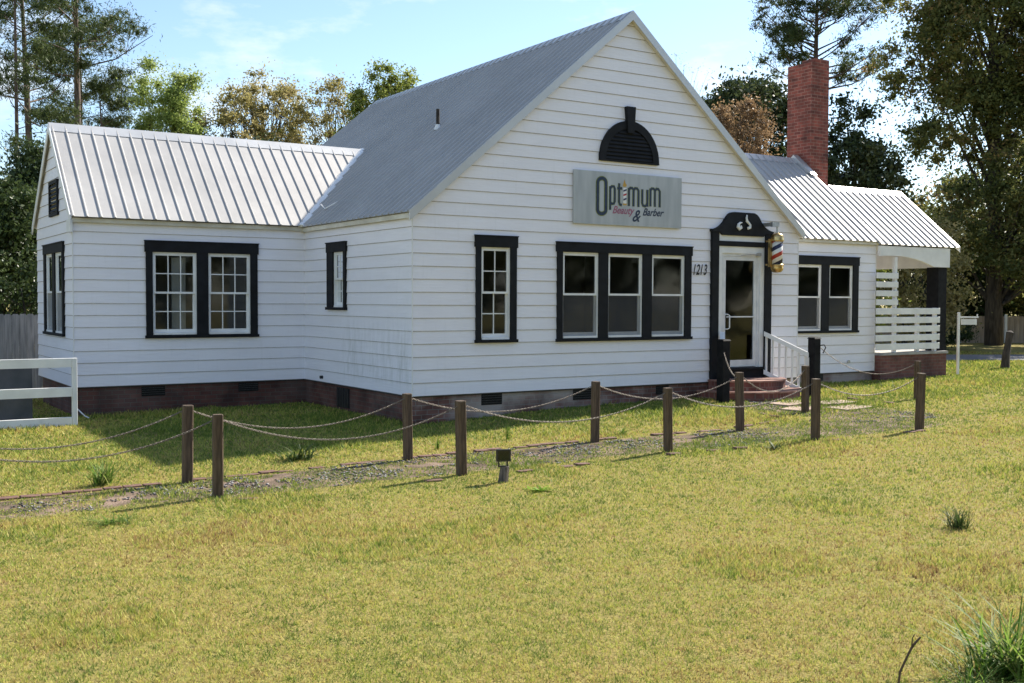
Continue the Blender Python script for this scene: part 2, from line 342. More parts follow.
# wall frames: fr(u, z, n) -> world; n is outward
def fr_front(y0): return lambda u, z, n: (u, y0 - n, z)
def fr_left(x0): return lambda u, z, n: (x0 - n, u, z)
def fr_right(x0): return lambda u, z, n: (x0 + n, u, z)
def fr_back(y0): return lambda u, z, n: (u, y0 + n, z)
EXP, LIP, STRIP = .205, .012, .0065
def siding(b, fr, zb, zt, left, right, openings=()):
    """lap boards; left(z), right(z) bound each course; openings = (u0,u1,z0,z1)"""
    z = zb; k = 0
    while z < zt - 1e-4:
        z1 = min(z + EXP, zt)
        cuts = sorted({z, z1, min(z + STRIP, z1)} | {c for o in openings for c in (o[2], o[3]) if z < c < z1})
        dn = lambda q: LIP * (1 - (q - z) / EXP) + .001
        seg0 = None
        for a, c in zip(cuts[:-1], cuts[1:]):
            mid = (a + c) / 2
            blocks = sorted((o[0], o[1]) for o in openings if o[2] < mid < o[3])
            segs = []; u = left(mid); isl = True; ur = right(mid)
            cur = (None, u)
            start = 'L'
            for (p, q) in blocks:
                segs.append((start, p)); start = q
            segs.append((start, 'R'))
            for s0, s1 in segs:
                lo_a = left(a) if s0 == 'L' else s0; lo_c = left(c) if s0 == 'L' else s0
                hi_a = right(a) if s1 == 'R' else s1; hi_c = right(c) if s1 == 'R' else s1
                if hi_a - lo_a < .01: continue
                if hi_c < lo_c: hi_c = lo_c = (hi_c + lo_c) / 2
                m = 1 if a < z + STRIP - 1e-5 else 0  # bottom strip of each course carries the painted shadow line of the lap
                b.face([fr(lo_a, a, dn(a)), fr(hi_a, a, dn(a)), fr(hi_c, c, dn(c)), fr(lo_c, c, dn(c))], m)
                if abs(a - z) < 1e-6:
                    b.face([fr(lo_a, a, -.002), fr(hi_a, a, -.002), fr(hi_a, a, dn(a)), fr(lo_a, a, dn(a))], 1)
        z = z1; k += 1
ZB, ZE = .45, 3.32
SL = .840
W = 8.60
lim = lambda z: max(0, (z - 3.37) / SL - .02)
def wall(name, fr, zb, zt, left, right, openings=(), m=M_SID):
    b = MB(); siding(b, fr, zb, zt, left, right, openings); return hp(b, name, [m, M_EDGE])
K = lambda v: (lambda z: v)
O_TALL = (1.17, 1.87, 1.31, 2.95); O_TRI = (2.82, 5.70, 1.31, 2.9); O_DOOR = (6.42, 7.72, .45, 3.0)
wall('wall', fr_front(0), ZB, 6.90, lambda z: lim(z), lambda z: W - lim(z), [O_TALL, O_TRI, O_DOOR])
O_SIDE = (2.5, 3.27, 1.83, 2.9)
wall('wall', fr_left(0), ZB, ZE + .05, K(0), K(4.44), [O_SIDE], M_SIDS)
wall('wall', fr_right(W), ZB, ZE + .05, K(0), K(10))
wall('wall', fr_back(10.0), ZB, 6.8, lambda z: lim(z), lambda z: W - lim(z))
wall('wall', fr_left(0), ZB, ZE + .05, K(7.96), K(10.0))
YL, XL = 4.44, -4.17
O_LW = (-2.93, -.99, 1.31, 2.92)
wall('wall', fr_front(YL), ZB, ZE + .03, K(XL), K(0), [O_LW])
O_END = (5.2, 7.0, 1.33, 2.9)
limL = lambda z: max(0, (z - 3.42) / .94)
wall('wall', fr_left(XL), ZB, 4.85, lambda z: YL + limL(z), lambda z: 7.96 - limL(z), [O_END])
wall('wall', fr_back(7.96), ZB, ZE + .03, K(XL), K(0))
YR, XR = 1.3, 12.55
ZBR = .385
O_RW = (9.95, 11.92, 1.31, 2.9)
wall('wall', fr_front(YR), ZBR, 3.42, K(W), K(XR), [O_RW])
limR = lambda z: max(0, (z - 3.37) / SL)
wall('wall', fr_right(XR), ZBR, 5.30, lambda z: YR + limR(z), lambda z: 6.1 - limR(z))
wall('wall', fr_back(6.1), ZBR, 3.42, K(W), K(XR))
# corner boards hidden under lapped metal corners, thin
for (x, y, z0, z1, dx, dy) in ((0, 0, ZB, ZE + .05, -1, -1), (W, 0, ZB, ZE + .05, 1, -1), (XL, YL, ZB, ZE, -1, -1), (XR, YR, ZBR, 3.4, 1, -1)):
    e = LIP + .004
    b = MB(); b.box(min(x, x + dx * e), max(x, x + dx * e), min(y, y + dy * e), max(y, y + dy * e), z0, z1); hp(b, 'corner_cap', M_WHITE)

# foundation
def found(b, x0, x1, y0, y1, z1=ZB, t=.12):
    b.box(x0, x1, y0, y1, -.6, z1 - .004)
b = MB(); found(b, .02, W - .02, .03, .25); hp(b, 'foundation', M_BRICKW)
for q in ((.02, .25, .25, 4.6), (.02, .25, 7.5, 9.9), (W - .25, W - .02, .25, 9.9), (.02, W - .02, 9.9, 9.98)): b = MB(); found(b, *q); hp(b, 'foundation', M_BRICK)
b = MB(); found(b, XL + .03, .02, YL + .03, YL + .25); found(b, XL + .03, XL + .25, YL + .25, 7.7); found(b, XL + .25, .02, 7.5, 7.7); hp(b, 'foundation', M_BRICK)
b = MB(); found(b, W - .02, XR - .02, YR + .03, YR + .25, ZBR); found(b, XR - .25, XR - .02, YR + .25, 6.05, ZBR); found(b, W - .02, XR - .25, 5.8, 6.05, ZBR); hp(b, 'foundation', M_BRICKW)
# crawl-space vents
for (fr, u0, u1, z0, z1) in ((fr_front(.03), 1.28, 1.68, .25, .43), (fr_front(.03), 3.13, 3.52, .25, .43), (fr_front(.03), 4.99, 5.30, .26, .42),
                             (fr_front(YL + .03), -3.05, -2.64, .25, .42), (fr_front(YL + .03), -1.30, -.92, .26, .42),
                             (fr_front(YR + .03), 10.55, 10.9, .22, .37)):
    b = MB(); b.prism([(u0, z0), (u1, z0), (u1, z1), (u0, z1)], fr, -.02, .004, 1)
    for k in range(4):
        zz = z0 + (k + .7) * (z1 - z0) / 4.6
        b.prism([(u0 + .01, zz), (u1 - .01, zz), (u1 - .01, zz + .012), (u0 + .01, zz + .012)], fr, .005, .014, 0)
    hp(b, 'foundation_vent', [M_BLKM, M_VOID])
b = MB(); f = fr_left(.02)
b.prism([(2.43, .05), (2.98, .05), (2.98, .40), (2.43, .40)], f, -.02, .006, 1)
for k in range(5): b.prism([(2.45 + k * .105, .06), (2.54 + k * .105, .06), (2.54 + k * .105, .39), (2.45 + k * .105, .39)], f, .007, .018, 0)
hp(b, 'crawl_space_door', [M_BLKM, M_VOID])
# small pipe stub and cleanout on the side walls
b = MB(); b.tube([(-.01, 3.57, .54), (-.06, 3.57, .54)], .03, 12); hp(b, 'pipe_stub', M_BLKM)
b = MB(); b.tube([(11.67, YR - .01, .62), (11.67, YR - .045, .62)], .035, 12); hp(b, 'hose_bib', M_GALV)
# termite shield / dark drip line under the siding
b = MB()
b.box(-.01, W + .01, .0, .06, ZB - .018, ZB - .001); b.box(-.01, .05, .06, 4.44, ZB - .018, ZB - .001)
b.box(XL - .01, -.01, YL, YL + .06, ZB - .018, ZB - .001); b.box(W + .01, XR + .01, YR, YR + .06, ZBR - .018, ZBR - .001)
hp(b, 'drip_strip', M_BLKM)

# ---- roofs: ribbed metal panels, 0.229 m rib spacing
RIB = [.021]
def rib_profile(L0, L1, sp=.2286, off=0.0):
    """(s, height) pairs along the eave from L0 to L1"""
    h = RIB[0]
    P = [(L0, 0)]; s = L0 + .04 + off
    while s < L1 - .05:
        P += [(s - .021, 0), (s - .009, h), (s + .009, h), (s + .021, 0)]
        for q in (1, 2):   # two low minor pencil ribs between
            pass
        s += sp
    P.append((L1, 0)); return P
def slope(b, p0, along, upv, L, Hh, th=.012):
    """p0 eave corner, along = unit vector along the eave, upv = vector up the slope (full length)"""
    p0, along, upv = Vector(p0), Vector(along), Vector(upv)
    n = along.cross(upv).normalized()
    if n.z < 0: n = -n
    prof = rib_profile(0, L)
    lo = [p0 + along * s + n * (h + th) for s, h in prof]; hi = [q + upv for q in lo]
    lob = [p0 + along * s + n * 0 for s, h in prof]; hib = [q + upv for q in lob]
    for i in range(len(prof) - 1):
        b.face([lo[i], lo[i + 1], hi[i + 1], hi[i]], 0)
        b.face([lob[i], lob[i + 1], lo[i + 1], lo[i]], 0)
    b.face([lob[0], lob[-1], hib[-1], hib[0]], 1)
    b.face([lob[0], lo[0], hi[0], hib[0]], 0); b.face([lob[-1], hib[-1], hi[-1], lo[-1]], 0)
MX, MH = 4.275, 7.01          # main ridge
EY = -.105; BY = 10.30
ex = .10
def gable_along_y(x0, x1, xm, ze, zr, ya, yb):
    b = MB(); slope(b, (x0, ya, ze), (0, 1, 0), (xm - x0, 0, zr - ze), yb - ya, 0); o1 = hp(b, 'roof_slope', [M_ROOF, M_CREAM])
    b = MB(); slope(b, (x1, ya, ze), (0, 1, 0), (xm - x1, 0, zr - ze), yb - ya, 0); hp(b, 'roof_slope', [M_ROOF, M_CREAM])
RIB[0] = .032
gable_along_y(-ex, 8.65, MX, 3.335, MH, EY, BY)
def gable_along_x(y0, y1, ym, ze, zr, xa, xb):
    b = MB(); slope(b, (xa, y0, ze), (1, 0, 0), (0, ym - y0, zr - ze), xb - xa, 0); hp(b, 'roof_slope', [M_ROOF, M_CREAM])
    b = MB(); slope(b, (xa, y1, ze), (1, 0, 0), (0, ym - y1, zr - ze), xb - xa, 0); hp(b, 'roof_slope', [M_ROOF, M_CREAM])
RIB[0] = .018
LYM, LZE, LZR = 6.20, 3.352, 5.14
gable_along_x(4.30, 8.10, LYM, LZE, LZR, XL - .06, 2.0)
RIB[0] = .031
RYM = 3.72; RZE = 3.33; RZR = RZE + SL * (RYM - 1.19)
gable_along_x(1.19, 2 * RYM - 1.19, RYM, RZE, RZR, 6.3, 12.62)
# ridge caps
def cap_y(x, z, ya, yb, wd=.17, s=SL):
    b = MB(); b.loft([[(x - wd, y, z - wd * s + .030), (x, y, z + .045), (x + wd, y, z - wd * s + .030), (x, y, z + .02)] for y in (ya, yb)]); hp(b, 'ridge_cap', M_TRIMM)
def cap_x(y, z, xa, xb, wd=.17, s=SL):
    b = MB(); b.loft([[(x, y - wd, z - wd * s + .030), (x, y, z + .045), (x, y + wd, z - wd * s + .030), (x, y, z + .02)] for x in (xa, xb)]); hp(b, 'ridge_cap', M_TRIMM)
cap_y(MX, MH, EY - .01, BY + .01); cap_x(LYM, LZR, XL - .07, 2.06, s=.94); cap_x(RYM, RZR, 6.35, 12.63)
# rake boards (fascia) and soffits
def rake(fr, u0, u1, um, ze, zr, n0, n1, drop=.17, mats=(None,)):
    b = MB(); s = (zr - ze) / (um - u0)
    for (a, c) in ((u0, um), (u1, um)):
        sg = 1 if a < c else -1
        b.prism([(a, ze - drop), (c, zr - drop), (c, zr + .034), (a, ze + .034)] if sg > 0 else [(c, zr - drop), (a, ze - drop), (a, ze + .034), (c, zr + .034)], fr, n0, n1)
    return b
b = rake(fr_front(0), -ex - .012, 8.662, MX, 3.325, MH + .008, .105, .127, .13); hp(b, 'rake_board', M_TRIMM)
b = rake(fr_back(10.0), -ex, 8.65, MX, 3.335, MH, .301, .32, .12); hp(b, 'rake_board', M_WHITE)
b = rake(fr_left(XL), 4.30, 8.10, LYM, LZE, LZR, .06, .078, .12); hp(b, 'rake_board', M_WHITE)
b = rake(fr_right(XR), 1.19, 2 * RYM - 1.19, RYM, RZE, RZR, .07, .088, .05); hp(b, 'rake_board', M_WHITE)
# cream frieze boards under the shallow eaves and the front rakes
for a, c in ((-ex, MX), (8.65, MX)):
    za, zc = 3.335, MH; o = .05
    b = MB(); b.hexa([(a, EY + .002, za - o - .05), (a, -.016, za - o - .05), (c, -.016, zc - o - .05), (c, EY + .002, zc - o - .05),
            (a, EY + .002, za - o), (a, -.016, za - o), (c, -.016, zc - o), (c, EY + .002, zc - o)])
    hp(b, 'soffit', M_CREAM)
for q in ((-.075, -.016, -.08, 4.42, 3.25, 3.325), (W + .016, W + .04, -.08, 1.2, 3.25, 3.325), (XL - .03, -.02, 4.36, 4.424, 3.27, 3.342), (W + .03, XR + .03, 1.22, 1.284, 3.26, 3.322)):
    b = MB(); b.box(*q); hp(b, 'frieze_board', M_CREAM)
b = MB()   # eave return / frieze bits at the corners of the left gable
b.bbox(XL - .07, XL - .021, 4.34, 4.62, 3.10, 3.32, .004); hp(b, 'eave_return', M_WHITE)
# valley flashing between left wing and main slope
b = MB(); A = Vector((-ex - .02, 4.29, 3.345)); B = Vector((2.04, 6.20, 5.165)); d = (B - A).normalized()
n1 = Vector((-SL, 0, 1)).normalized(); n2 = Vector((0, -.94, 1)).normalized(); nn = (n1 + n2).normalized(); sd_ = d.cross(nn).normalized()
b.loft([[P - sd_ * .075 - nn * .012, P + sd_ * .055 + nn * .0, P + sd_ * .05 + nn * .03, P - sd_ * .01 + nn * .045, P - sd_ * .07 + nn * .035] for P in (A, B)])
hp(b, 'valley_flashing', M_WHITE)
b = MB(); b.tube([(.25, 4.25, 3.78), (.23, 4.0, 3.68), (.45, 3.9, 3.82)], .012, 8); hp(b, 'cable_stub', M_WHITE)
# vent pipe on the main left slope
b = MB(); P = Vector((2.16, 3.12, 5.24)); b.lathe((P.x, P.y, P.z - .06), [(.035, 0), (.035, .42), (.027, .42)], 12, 0); b.lathe((P.x, P.y, P.z - .04), [(.09, 0), (.05, .08), (.04, .11)], 12, 1)
hp(b, 'vent_pipe', [M_BARKD, M_WHITE])

# chimney (its own corbelled cap) on the right gable end
b = MB(); CX0, CX1, CY0, CY1 = 12.62, 13.24, 3.33, 4.10
b.box(CX0, CX1, CY0, CY1, -.3, 7.80)
b.box(CX0 + .12, CX1 - .002, CY0 + .002, CY1 - .35, 7.80, 7.90)
ch = hp(b, 'chimney', M_CHIM)
b = MB(); b.loft([[(x, RYM - .62, RZR - .42), (x, RYM, RZR + .12), (x, RYM + .45, RZR - .25), (x, RYM, RZR - .2)] for x in (12.44, 12.615)]); hp(b, 'chimney_flashing', M_TRIMM)

# ---- windows
def frame4(b, fr, u0, u1, z0, z1, w, n0, n1, mat=None, wb=None, wt=None):
    wb = w if wb is None else wb; wt = w if wt is None else wt
    for (a, c, e, g_) in ((u0, u0 + w, z0, z1), (u1 - w, u1, z0, z1), (u0 + w, u1 - w, z0, z0 + wb), (u0 + w, u1 - w, z1 - wt, z1)):
        b.prism([(a, e), (c, e), (c, g_), (a, g_)], fr, n0, n1, mat)
def screen_mat():
    m, t, b, N, L = nodes('insect_screen_mesh')
    b.inputs['Base Color'].default_value = (.075, .075, .08, 1); b.inputs['Roughness'].default_value = .8
    tr = N('ShaderNodeBsdfTransparent'); ms = N('ShaderNodeMixShader'); ms.inputs[0].default_value = .42
    L(tr.outputs[0], ms.inputs[1]); L(b.outputs[0], ms.inputs[2]); L(ms.outputs[0], t.nodes['Material Output'].inputs[0]); return m
M_SCREEN = screen_mat()
def window(fr, u0, u1, z0, z1, sashes, cols=0, rows=0, side=.12, head=.15, sill=.05, recess=.045, capx=.02):
    """outer casing (black) u0..u1, z0..z1; sashes = list of (u0,u1,z0,z1)"""
    b = MB()
    d0, d1 = .0, .043
    s0, s1, zz0, zz1 = sashes[0][0], sashes[-1][1], sashes[0][2], sashes[0][3]
    b.prism([(u0, z0 + sill), (s0, z0 + sill), (s0, zz1), (u0, zz1)], fr, d0, d1); b.prism([(s1, z0 + sill), (u1, z0 + sill), (u1, zz1), (s1, zz1)], fr, d0, d1)
    b.prism([(u0 - capx, zz1), (u1 + capx, zz1), (u1 + capx, z1), (u0 - capx, z1)], fr, d0, d1 + .006)
    b.prism([(u0 - capx, z1), (u1 + capx, z1), (u1 + capx + .012, z1 + .02), (u0 - capx - .012, z1 + .02)], fr, d0, d1 + .02)
    b.prism([(u0 - capx, z0), (u1 + capx, z0), (u1 + capx, z0 + sill), (u0 - capx, z0 + sill)], fr, d0, d1 + .022)
    for (a, c) in zip(sashes[:-1], sashes[1:]): b.prism([(a[1], z0 + sill), (c[0], z0 + sill), (c[0], zz1), (a[1], zz1)], fr, d0 - .0, d1 - .004)
    wn = hp(b, 'window', M_BLACK)
    for (a, c, e, g_) in sashes:
        zm = (e + g_) / 2 + .01; b = MB()
        frame4(b, fr, a, c, e - .01, g_, .022, -.09, .012)                                 # white jamb liner
        b.prism([(a + .022, e - .01), (c - .022, e - .01), (c - .022, e + .025), (a + .022, e + .025)], fr, -.088, .03)   # sill nose
        frame4(b, fr, a + .023, c - .023, zm - .018, g_ - .023, .035, -.030, .004, wb=.036)  # upper sash
        frame4(b, fr, a + .023, c - .023, e + .026, zm + .016, .035, -.066, -.032, wb=.06, wt=.034)  # lower sash
        for (q0, q1, dn0, dn1) in ((zm + .018, g_ - .058, -.022, -.004), (e + .086, zm - .018, -.058, -.040)):
            for k in range(1, cols):
                uu = a + .058 + (c - a - .116) * k / cols; b.prism([(uu - .009, q0), (uu + .009, q0), (uu + .009, q1), (uu - .009, q1)], fr, dn0, dn1)
            for k in range(1, rows):
                zz = q0 + (q1 - q0) * k / rows; b.prism([(a + .058, zz - .009), (c - .058, zz - .009), (c - .058, zz + .009), (a + .058, zz + .009)], fr, dn0 + .001, dn1 - .001)
        hp(b, 'sash', M_WHITE, wn)
        b = MB(); b.face([fr(a + .05, zm + .01, -.013), fr(c - .05, zm + .01, -.013), fr(c - .05, g_ - .05, -.013), fr(a + .05, g_ - .05, -.013)]); hp(b, 'pane', M_GLASS, wn)
        b = MB(); b.face([fr(a + .05, e + .07, -.049), fr(c - .05, e + .07, -.049), fr(c - .05, zm, -.049), fr(a + .05, zm, -.049)]); hp(b, 'pane', M_GLASS, wn)
        if not cols:
            b = MB(); b.face([fr(a + .023, e + .02, -.006), fr(c - .023, e + .02, -.006), fr(c - .023, zm - .02, -.006), fr(a + .023, zm - .02, -.006)]); hp(b, 'insect_screen', M_SCREEN, wn)
    return wn
F0 = fr_front(0)
window(F0, 1.14, 1.92, 1.275, 3.01, [(1.235, 1.80, 1.335, 2.835)], 2, 2)
window(F0, 2.745, 5.765, 1.265, 2.955, [(2.855, 3.625, 1.335, 2.80), (3.832, 4.61, 1.335, 2.80), (4.822, 5.61, 1.335, 2.80)])
window(fr_left(0), 2.48, 3.30, 1.785, 2.98, [(2.575, 3.03, 1.84, 2.82)], 2, 2)
window(fr_front(YL), -2.97, -.945, 1.275, 2.985, [(-2.855, -2.075, 1.345, 2.80), (-1.865, -1.08, 1.345, 2.80)], 3, 2)
window(fr_left(XL), 5.16, 7.08, 1.30, 2.96, [(5.28, 5.98, 1.36, 2.80), (6.22, 6.92, 1.36, 2.80)])
window(fr_front(YR), 9.84, 11.95, 1.275, 2.95, [(9.97, 10.75, 1.34, 2.775), (10.99, 11.77, 1.34, 2.775)])
# louvre in the left gable
b = MB(); f = fr_left(XL); frame4(b, f, 5.62, 6.44, 3.47, 4.11, .06, .001, .045)
for k in range(7):
    zz = 3.54 + k * .073; b.hexa([f(5.68, zz, .035), f(6.38, zz, .035), f(6.38, zz + .02, .003), f(5.68, zz + .02, .003), f(5.68, zz + .012, .038), f(6.38, zz + .012, .038), f(6.38, zz + .07, .006), f(5.68, zz + .07, .006)])
hp(b, 'gable_louvre', M_BLACK)
# half-round louvre with keystone on the front gable
b = MB(); cx, z0, ro, ri = 4.285, 4.435, .665, .53
arc = lambda r, n=32: [(cx + r * math.cos(math.pi * k / n), z0 + (r * 1.06) * math.sin(math.pi * k / n)) for k in range(n + 1)]
O_, I_ = arc(ro), arc(ri)
for k in range(32):
    b.prism([I_[k], O_[k], O_[k + 1], I_[k + 1]], F0, .0, .055)
b.prism([(cx - ro, z0 - .03), (cx + ro, z0 - .03), (cx + ro, z0), (cx - ro, z0)], F0, .0, .06)
b.prism([(cx - .10, z0 + ro * 1.06 + .245), (cx - .07, z0 + ri - .04), (cx + .07, z0 + ri - .04), (cx + .10, z0 + ro * 1.06 + .245)], F0, .002, .085)
for k in range(8):
    zz = z0 + .01 + k * .066; hw = ri * math.sqrt(max(0, 1 - ((zz + .03 - z0) / (ri * 1.06)) ** 2))
    if hw > .08: b.hexa([F0(cx - hw, zz, .045), F0(cx + hw, zz, .045), F0(cx + hw, zz + .02, .02), F0(cx - hw, zz + .02, .02), F0(cx - hw, zz + .013, .047), F0(cx + hw, zz + .013, .047), F0(cx + hw, zz + .066, .022), F0(cx - hw, zz + .066, .022)])
b.prism(I_, F0, .0, .02)
hp(b, 'gable_louvre', M_BLACK)

# ---- door surround, storefront door
FD = lambda u, z, n: (u - .035, -n, z)
DX0, DX1 = 6.29, 7.845
def pd(pts): return pts
b = MB()
b.prism([(DX0, .40), (6.455, .40), (6.455, 3.27), (DX0, 3.29)], FD, 0, .075); b.prism([(7.665, .40), (DX1, .40), (DX1, 3.29), (7.665, 3.27)], FD, 0, .075)
b.prism([(6.456, 3.01), (7.664, 3.01), (7.664, 3.105), (6.456, 3.105)], FD, 0, .07)
def bez(p0, p1, p2, n=6): return [((1 - t) ** 2 * p0[0] + 2 * t * (1 - t) * p1[0] + t * t * p2[0], (1 - t) ** 2 * p0[1] + 2 * t * (1 - t) * p1[1] + t * t * p2[1]) for t in [i / n for i in range(n + 1)]]
lft = bez((6.27, 3.315), (6.48, 3.34), (6.60, 3.49)) + bez((6.60, 3.49), (6.69, 3.645), (6.81, 3.655))
rgt = [(14.135 - u, z) for u, z in reversed(lft)]
outl = lft + rgt + [(7.865, 3.27), (7.664, 3.27), (7.60, 3.215), (6.53, 3.215), (6.456, 3.27), (6.27, 3.27)]
b.prism(outl, FD, .0, .095)
sur = hp(b, 'door_surround', M_BLACK)
b = MB(); b.prism([(6.456, 3.106), (7.664, 3.106), (7.664, 3.214), (6.456, 3.214)], FD, 0, .05); 
b.prism([(6.456, 3.2145), (6.528, 3.2145), (6.458, 3.268)], FD, 0, .05); b.prism([(7.602, 3.2145), (7.664, 3.2145), (7.662, 3.268)], FD, 0, .05)
frame4(b, FD, 6.456, 7.664, .62, 3.009, .10, -.02, .045, wb=.0001, wt=.13)
hp(b, 'frieze_panel', M_WHITE, sur)
b = MB()   # the swan-neck scroll ornaments
b.tube([(7.085, -.115, 3.61), (7.07, -.118, 3.55), (7.085, -.118, 3.49), (7.13, -.118, 3.455), (7.17, -.118, 3.42), (7.165, -.118, 3.37), (7.12, -.118, 3.355), (7.11, -.118, 3.385)], [.012, .02, .026, .024, .022, .026, .026, .02], 8)
b.tube([(6.96, -.115, 3.46), (6.91, -.118, 3.455), (6.865, -.118, 3.425), (6.855, -.118, 3.375), (6.89, -.118, 3.34), (6.93, -.118, 3.36), (6.915, -.118, 3.40)], [.01, .02, .028, .034, .034, .03, .026], 8)
hp(b, 'scroll_ornament', M_WHITE, sur)
b = MB(); frame4(b, FD, 6.557, 7.563, .70, 2.879, .055, -.05, .018, wb=.0001)
hp(b, 'door_frame', M_ALUM)
b = MB(); frame4(b, FD, 6.614, 7.506, .715, 2.822, .075, -.03, .008, wb=.13, wt=.075)
b.prism([(6.69, 1.66), (7.43, 1.66), (7.43, 1.685), (6.69, 1.685)], FD, .028, .05)
b.box(6.70, 6.715, -.03, -.006, 1.66, 1.685); b.box(7.41, 7.425, -.03, -.006, 1.66, 1.685)
dr = hp(b, 'door', M_ALUM)
b = MB(); b.tube([(6.66, -.008, 1.72), (6.66, -.06, 1.72), (6.70, -.075, 1.70), (6.70, -.075, 1.46), (6.66, -.06, 1.44), (6.66, -.008, 1.44)], .012, 8); hp(b, 'handle', M_WHITE, dr)
b = MB(); b.face([FD(6.68, .84, -.015), FD(7.44, .84, -.015), FD(7.44, 2.75, -.015), FD(6.68, 2.75, -.015)]); hp(b, 'pane', M_GLASS, dr)
b = MB(); b.prism([(6.46, .46), (7.66, .46), (7.66, .70), (6.46, .70)], FD, -.05, .06); b.prism([(6.44, .66), (7.68, .66), (7.68, .70), (6.44, .70)], FD, .061, .10); hp(b, 'threshold', M_BLACK)
b = MB(); b.box(7.42, 7.52, -.075, -.02, 2.84, 2.90); b.tube([(7.45, -.06, 2.86), (7.2, -.10, 2.86), (7.02, -.03, 2.84)], .008, 6); hp(b, 'door_closer', M_GALV)

# ---- interior shells seen dimly through the glass
b = MB()
b.face([(.06, .12, .68), (W - .06, .12, .68), (W - .06, 9.9, .68), (.06, 9.9, .68)], 1)
b.face([(.06, .12, 3.12), (W - .06, .12, 3.12), (W - .06, 9.9, 3.12), (.06, 9.9, 3.12)])
b.box(.06, 5.9, 3.6, 3.7, .69, 3.11); b.box(6.0, 6.1, .15, 3.6, .69, 3.11); b.box(6.12, W - .1, 5.2, 5.3, .69, 3.11); b.box(W - .14, W - .08, .15, 5.19, .69, 3.11); b.box(.06, .10, .15, 2.3, .69, 3.11); b.box(XR - .14, XR - .08, 1.45, 4.19, .69, 3.11)
b.box(XL + .06, -.06, 7.3, 7.4, .69, 3.11); b.box(-.2, -.1, 4.6, 7.3, .69, 3.11)
b.face([(XL + .06, 4.5, .68), (-.06, 4.5, .68), (-.06, 7.7, .68), (XL + .06, 7.7, .68)], 1); b.face([(XL + .06, 4.5, 3.12), (-.06, 4.5, 3.12), (-.06, 7.7, 3.12), (XL + .06, 7.7, 3.12)])
b.box(W + .1, XR - .1, 4.2, 4.3, .69, 3.11); b.box(9.2, 9.3, 1.5, 4.2, .69, 3.11); b.face([(W + .1, 1.4, .68), (XR - .1, 1.4, .68), (XR - .1, 6, .68), (W + .1, 6, .68)], 1); b.face([(W + .1, 1.4, 3.12), (XR - .1, 1.4, 3.12), (XR - .1, 6, 3.12), (W + .1, 6, 3.12)])
hp(b, 'interior', [M_ROOM, M_ROOMF])
# two tall white panels for the pale shape inside the left wing window
sh = empty('white_panels', (-2.32, 4.66, .68)); tag(sh, 'tall white panels seen inside through the left wing window', 'folding screen')
b = MB(); b.bbox(-.14, -.005, -.01, .01, 0, 2.04, .003); b.build('panel', M_WHITE, sh)
b = MB(); b.bbox(.005, .12, .02, .04, 0, 2.04, .003); b.build('panel', M_WHITE, sh)

# ---- right porch
PX0, PX1 = XR, 15.45
b = MB(); b.box(12.57, 14.98, 1.13, 4.4, -.3, .74); hp(b, 'porch_base', M_BRICKP)
b = MB(); b.box(12.57, 15.01, 1.10, 4.43, .742, .80); hp(b, 'porch_floor', noise_mat('grey_porch_floor', (.25, .24, .23), (.38, .37, .35), 4, .7))
PYM, PZE, PZR = 2.88, 3.275, 4.735
gable_along_x(1.15, 2 * PYM - 1.15, PYM, PZE, PZR, 12.50, PX1)
cap_x(PYM, PZR, 12.75, PX1 + .01, s=.85)
b = rake(fr_right(15.35), 1.15, 2 * PYM - 1.15, PYM, PZE, PZR, .10, .118, .10); hp(b, 'rake_board', M_WHITE)
b = MB(); prv = None   # arched front beam
top = 3.25; xs_ = np.linspace(12.56, 15.12, 28)
def arch(x):
    t = (x - 12.2) / (14.55 - 12.2)
    return 2.80 if x > 14.55 else 3.03 - .24 * (abs(t - .35) / .65) ** 2.2
for a, c in zip(xs_[:-1], xs_[1:]): b.prism([(a, arch(a)), (c, arch(c)), (c, top), (a, top)], fr_front(1.24), 0, .06)
hp(b, 'porch_beam', M_WHITE)
b = MB(); b.box(15.02, 15.12, 1.25, 4.3, 2.80, top); b.face([(12.66, 1.25, 3.255), (15.3, 1.25, 3.255), (15.3, 4.38, 3.255), (12.66, 4.38, 3.255)]); b.box(12.66, 15.0, 4.2, 4.3, 2.85, top); hp(b, 'porch_beam', M_WHITE)
b = MB()
b.prism([(1.3, 3.27), (4.4, 3.27), (PYM, 4.60)], fr_right(15.1), 0, .06); hp(b, 'porch_gable', M_WHITE)
for (x, y, s) in ((14.93, 1.40, .33), (14.82, 4.1, .33)):
    b = MB(); b.bbox(x - s / 2, x + s / 2, y - s / 2, y + s / 2, .801, 2.80, .008); hp(b, 'porch_post', M_BLACKP)
b = MB(); b.bbox(13.12, 13.20, 1.19, 1.27, .801, 3.0, .004); hp(b, 'porch_post', M_WHITE)
for (x, zt_) in ((13.95, 1.83), (14.60, 1.83)): b = MB(); b.bbox(x, x + .08, 1.19, 1.27, .801, zt_, .004); hp(b, 'porch_post', M_WHITE)
for k in range(5):
    z0 = .86 + k * .205; b = MB(); b.bbox(12.45, 14.75, 1.155, 1.185, z0, z0 + .145, .004); hp(b, 'screen_board', M_WHITE)
for k in range(4):
    z0 = 1.895 + k * .203; b = MB(); b.bbox(12.45, 13.20, 1.155, 1.185, z0, z0 + .13, .004); hp(b, 'screen_board', M_WHITE)
# rear rail of the porch
b = MB()
for k in range(3): b.box(12.6, 14.65, 4.05, 4.08, .95 + k * .32, 1.06 + k * .32)
for k in range(4): b.box(12.7 + k * .6, 12.78 + k * .6, 4.08, 4.14, .8, 1.75)
hp(b, 'rear_rail', M_WHITE)

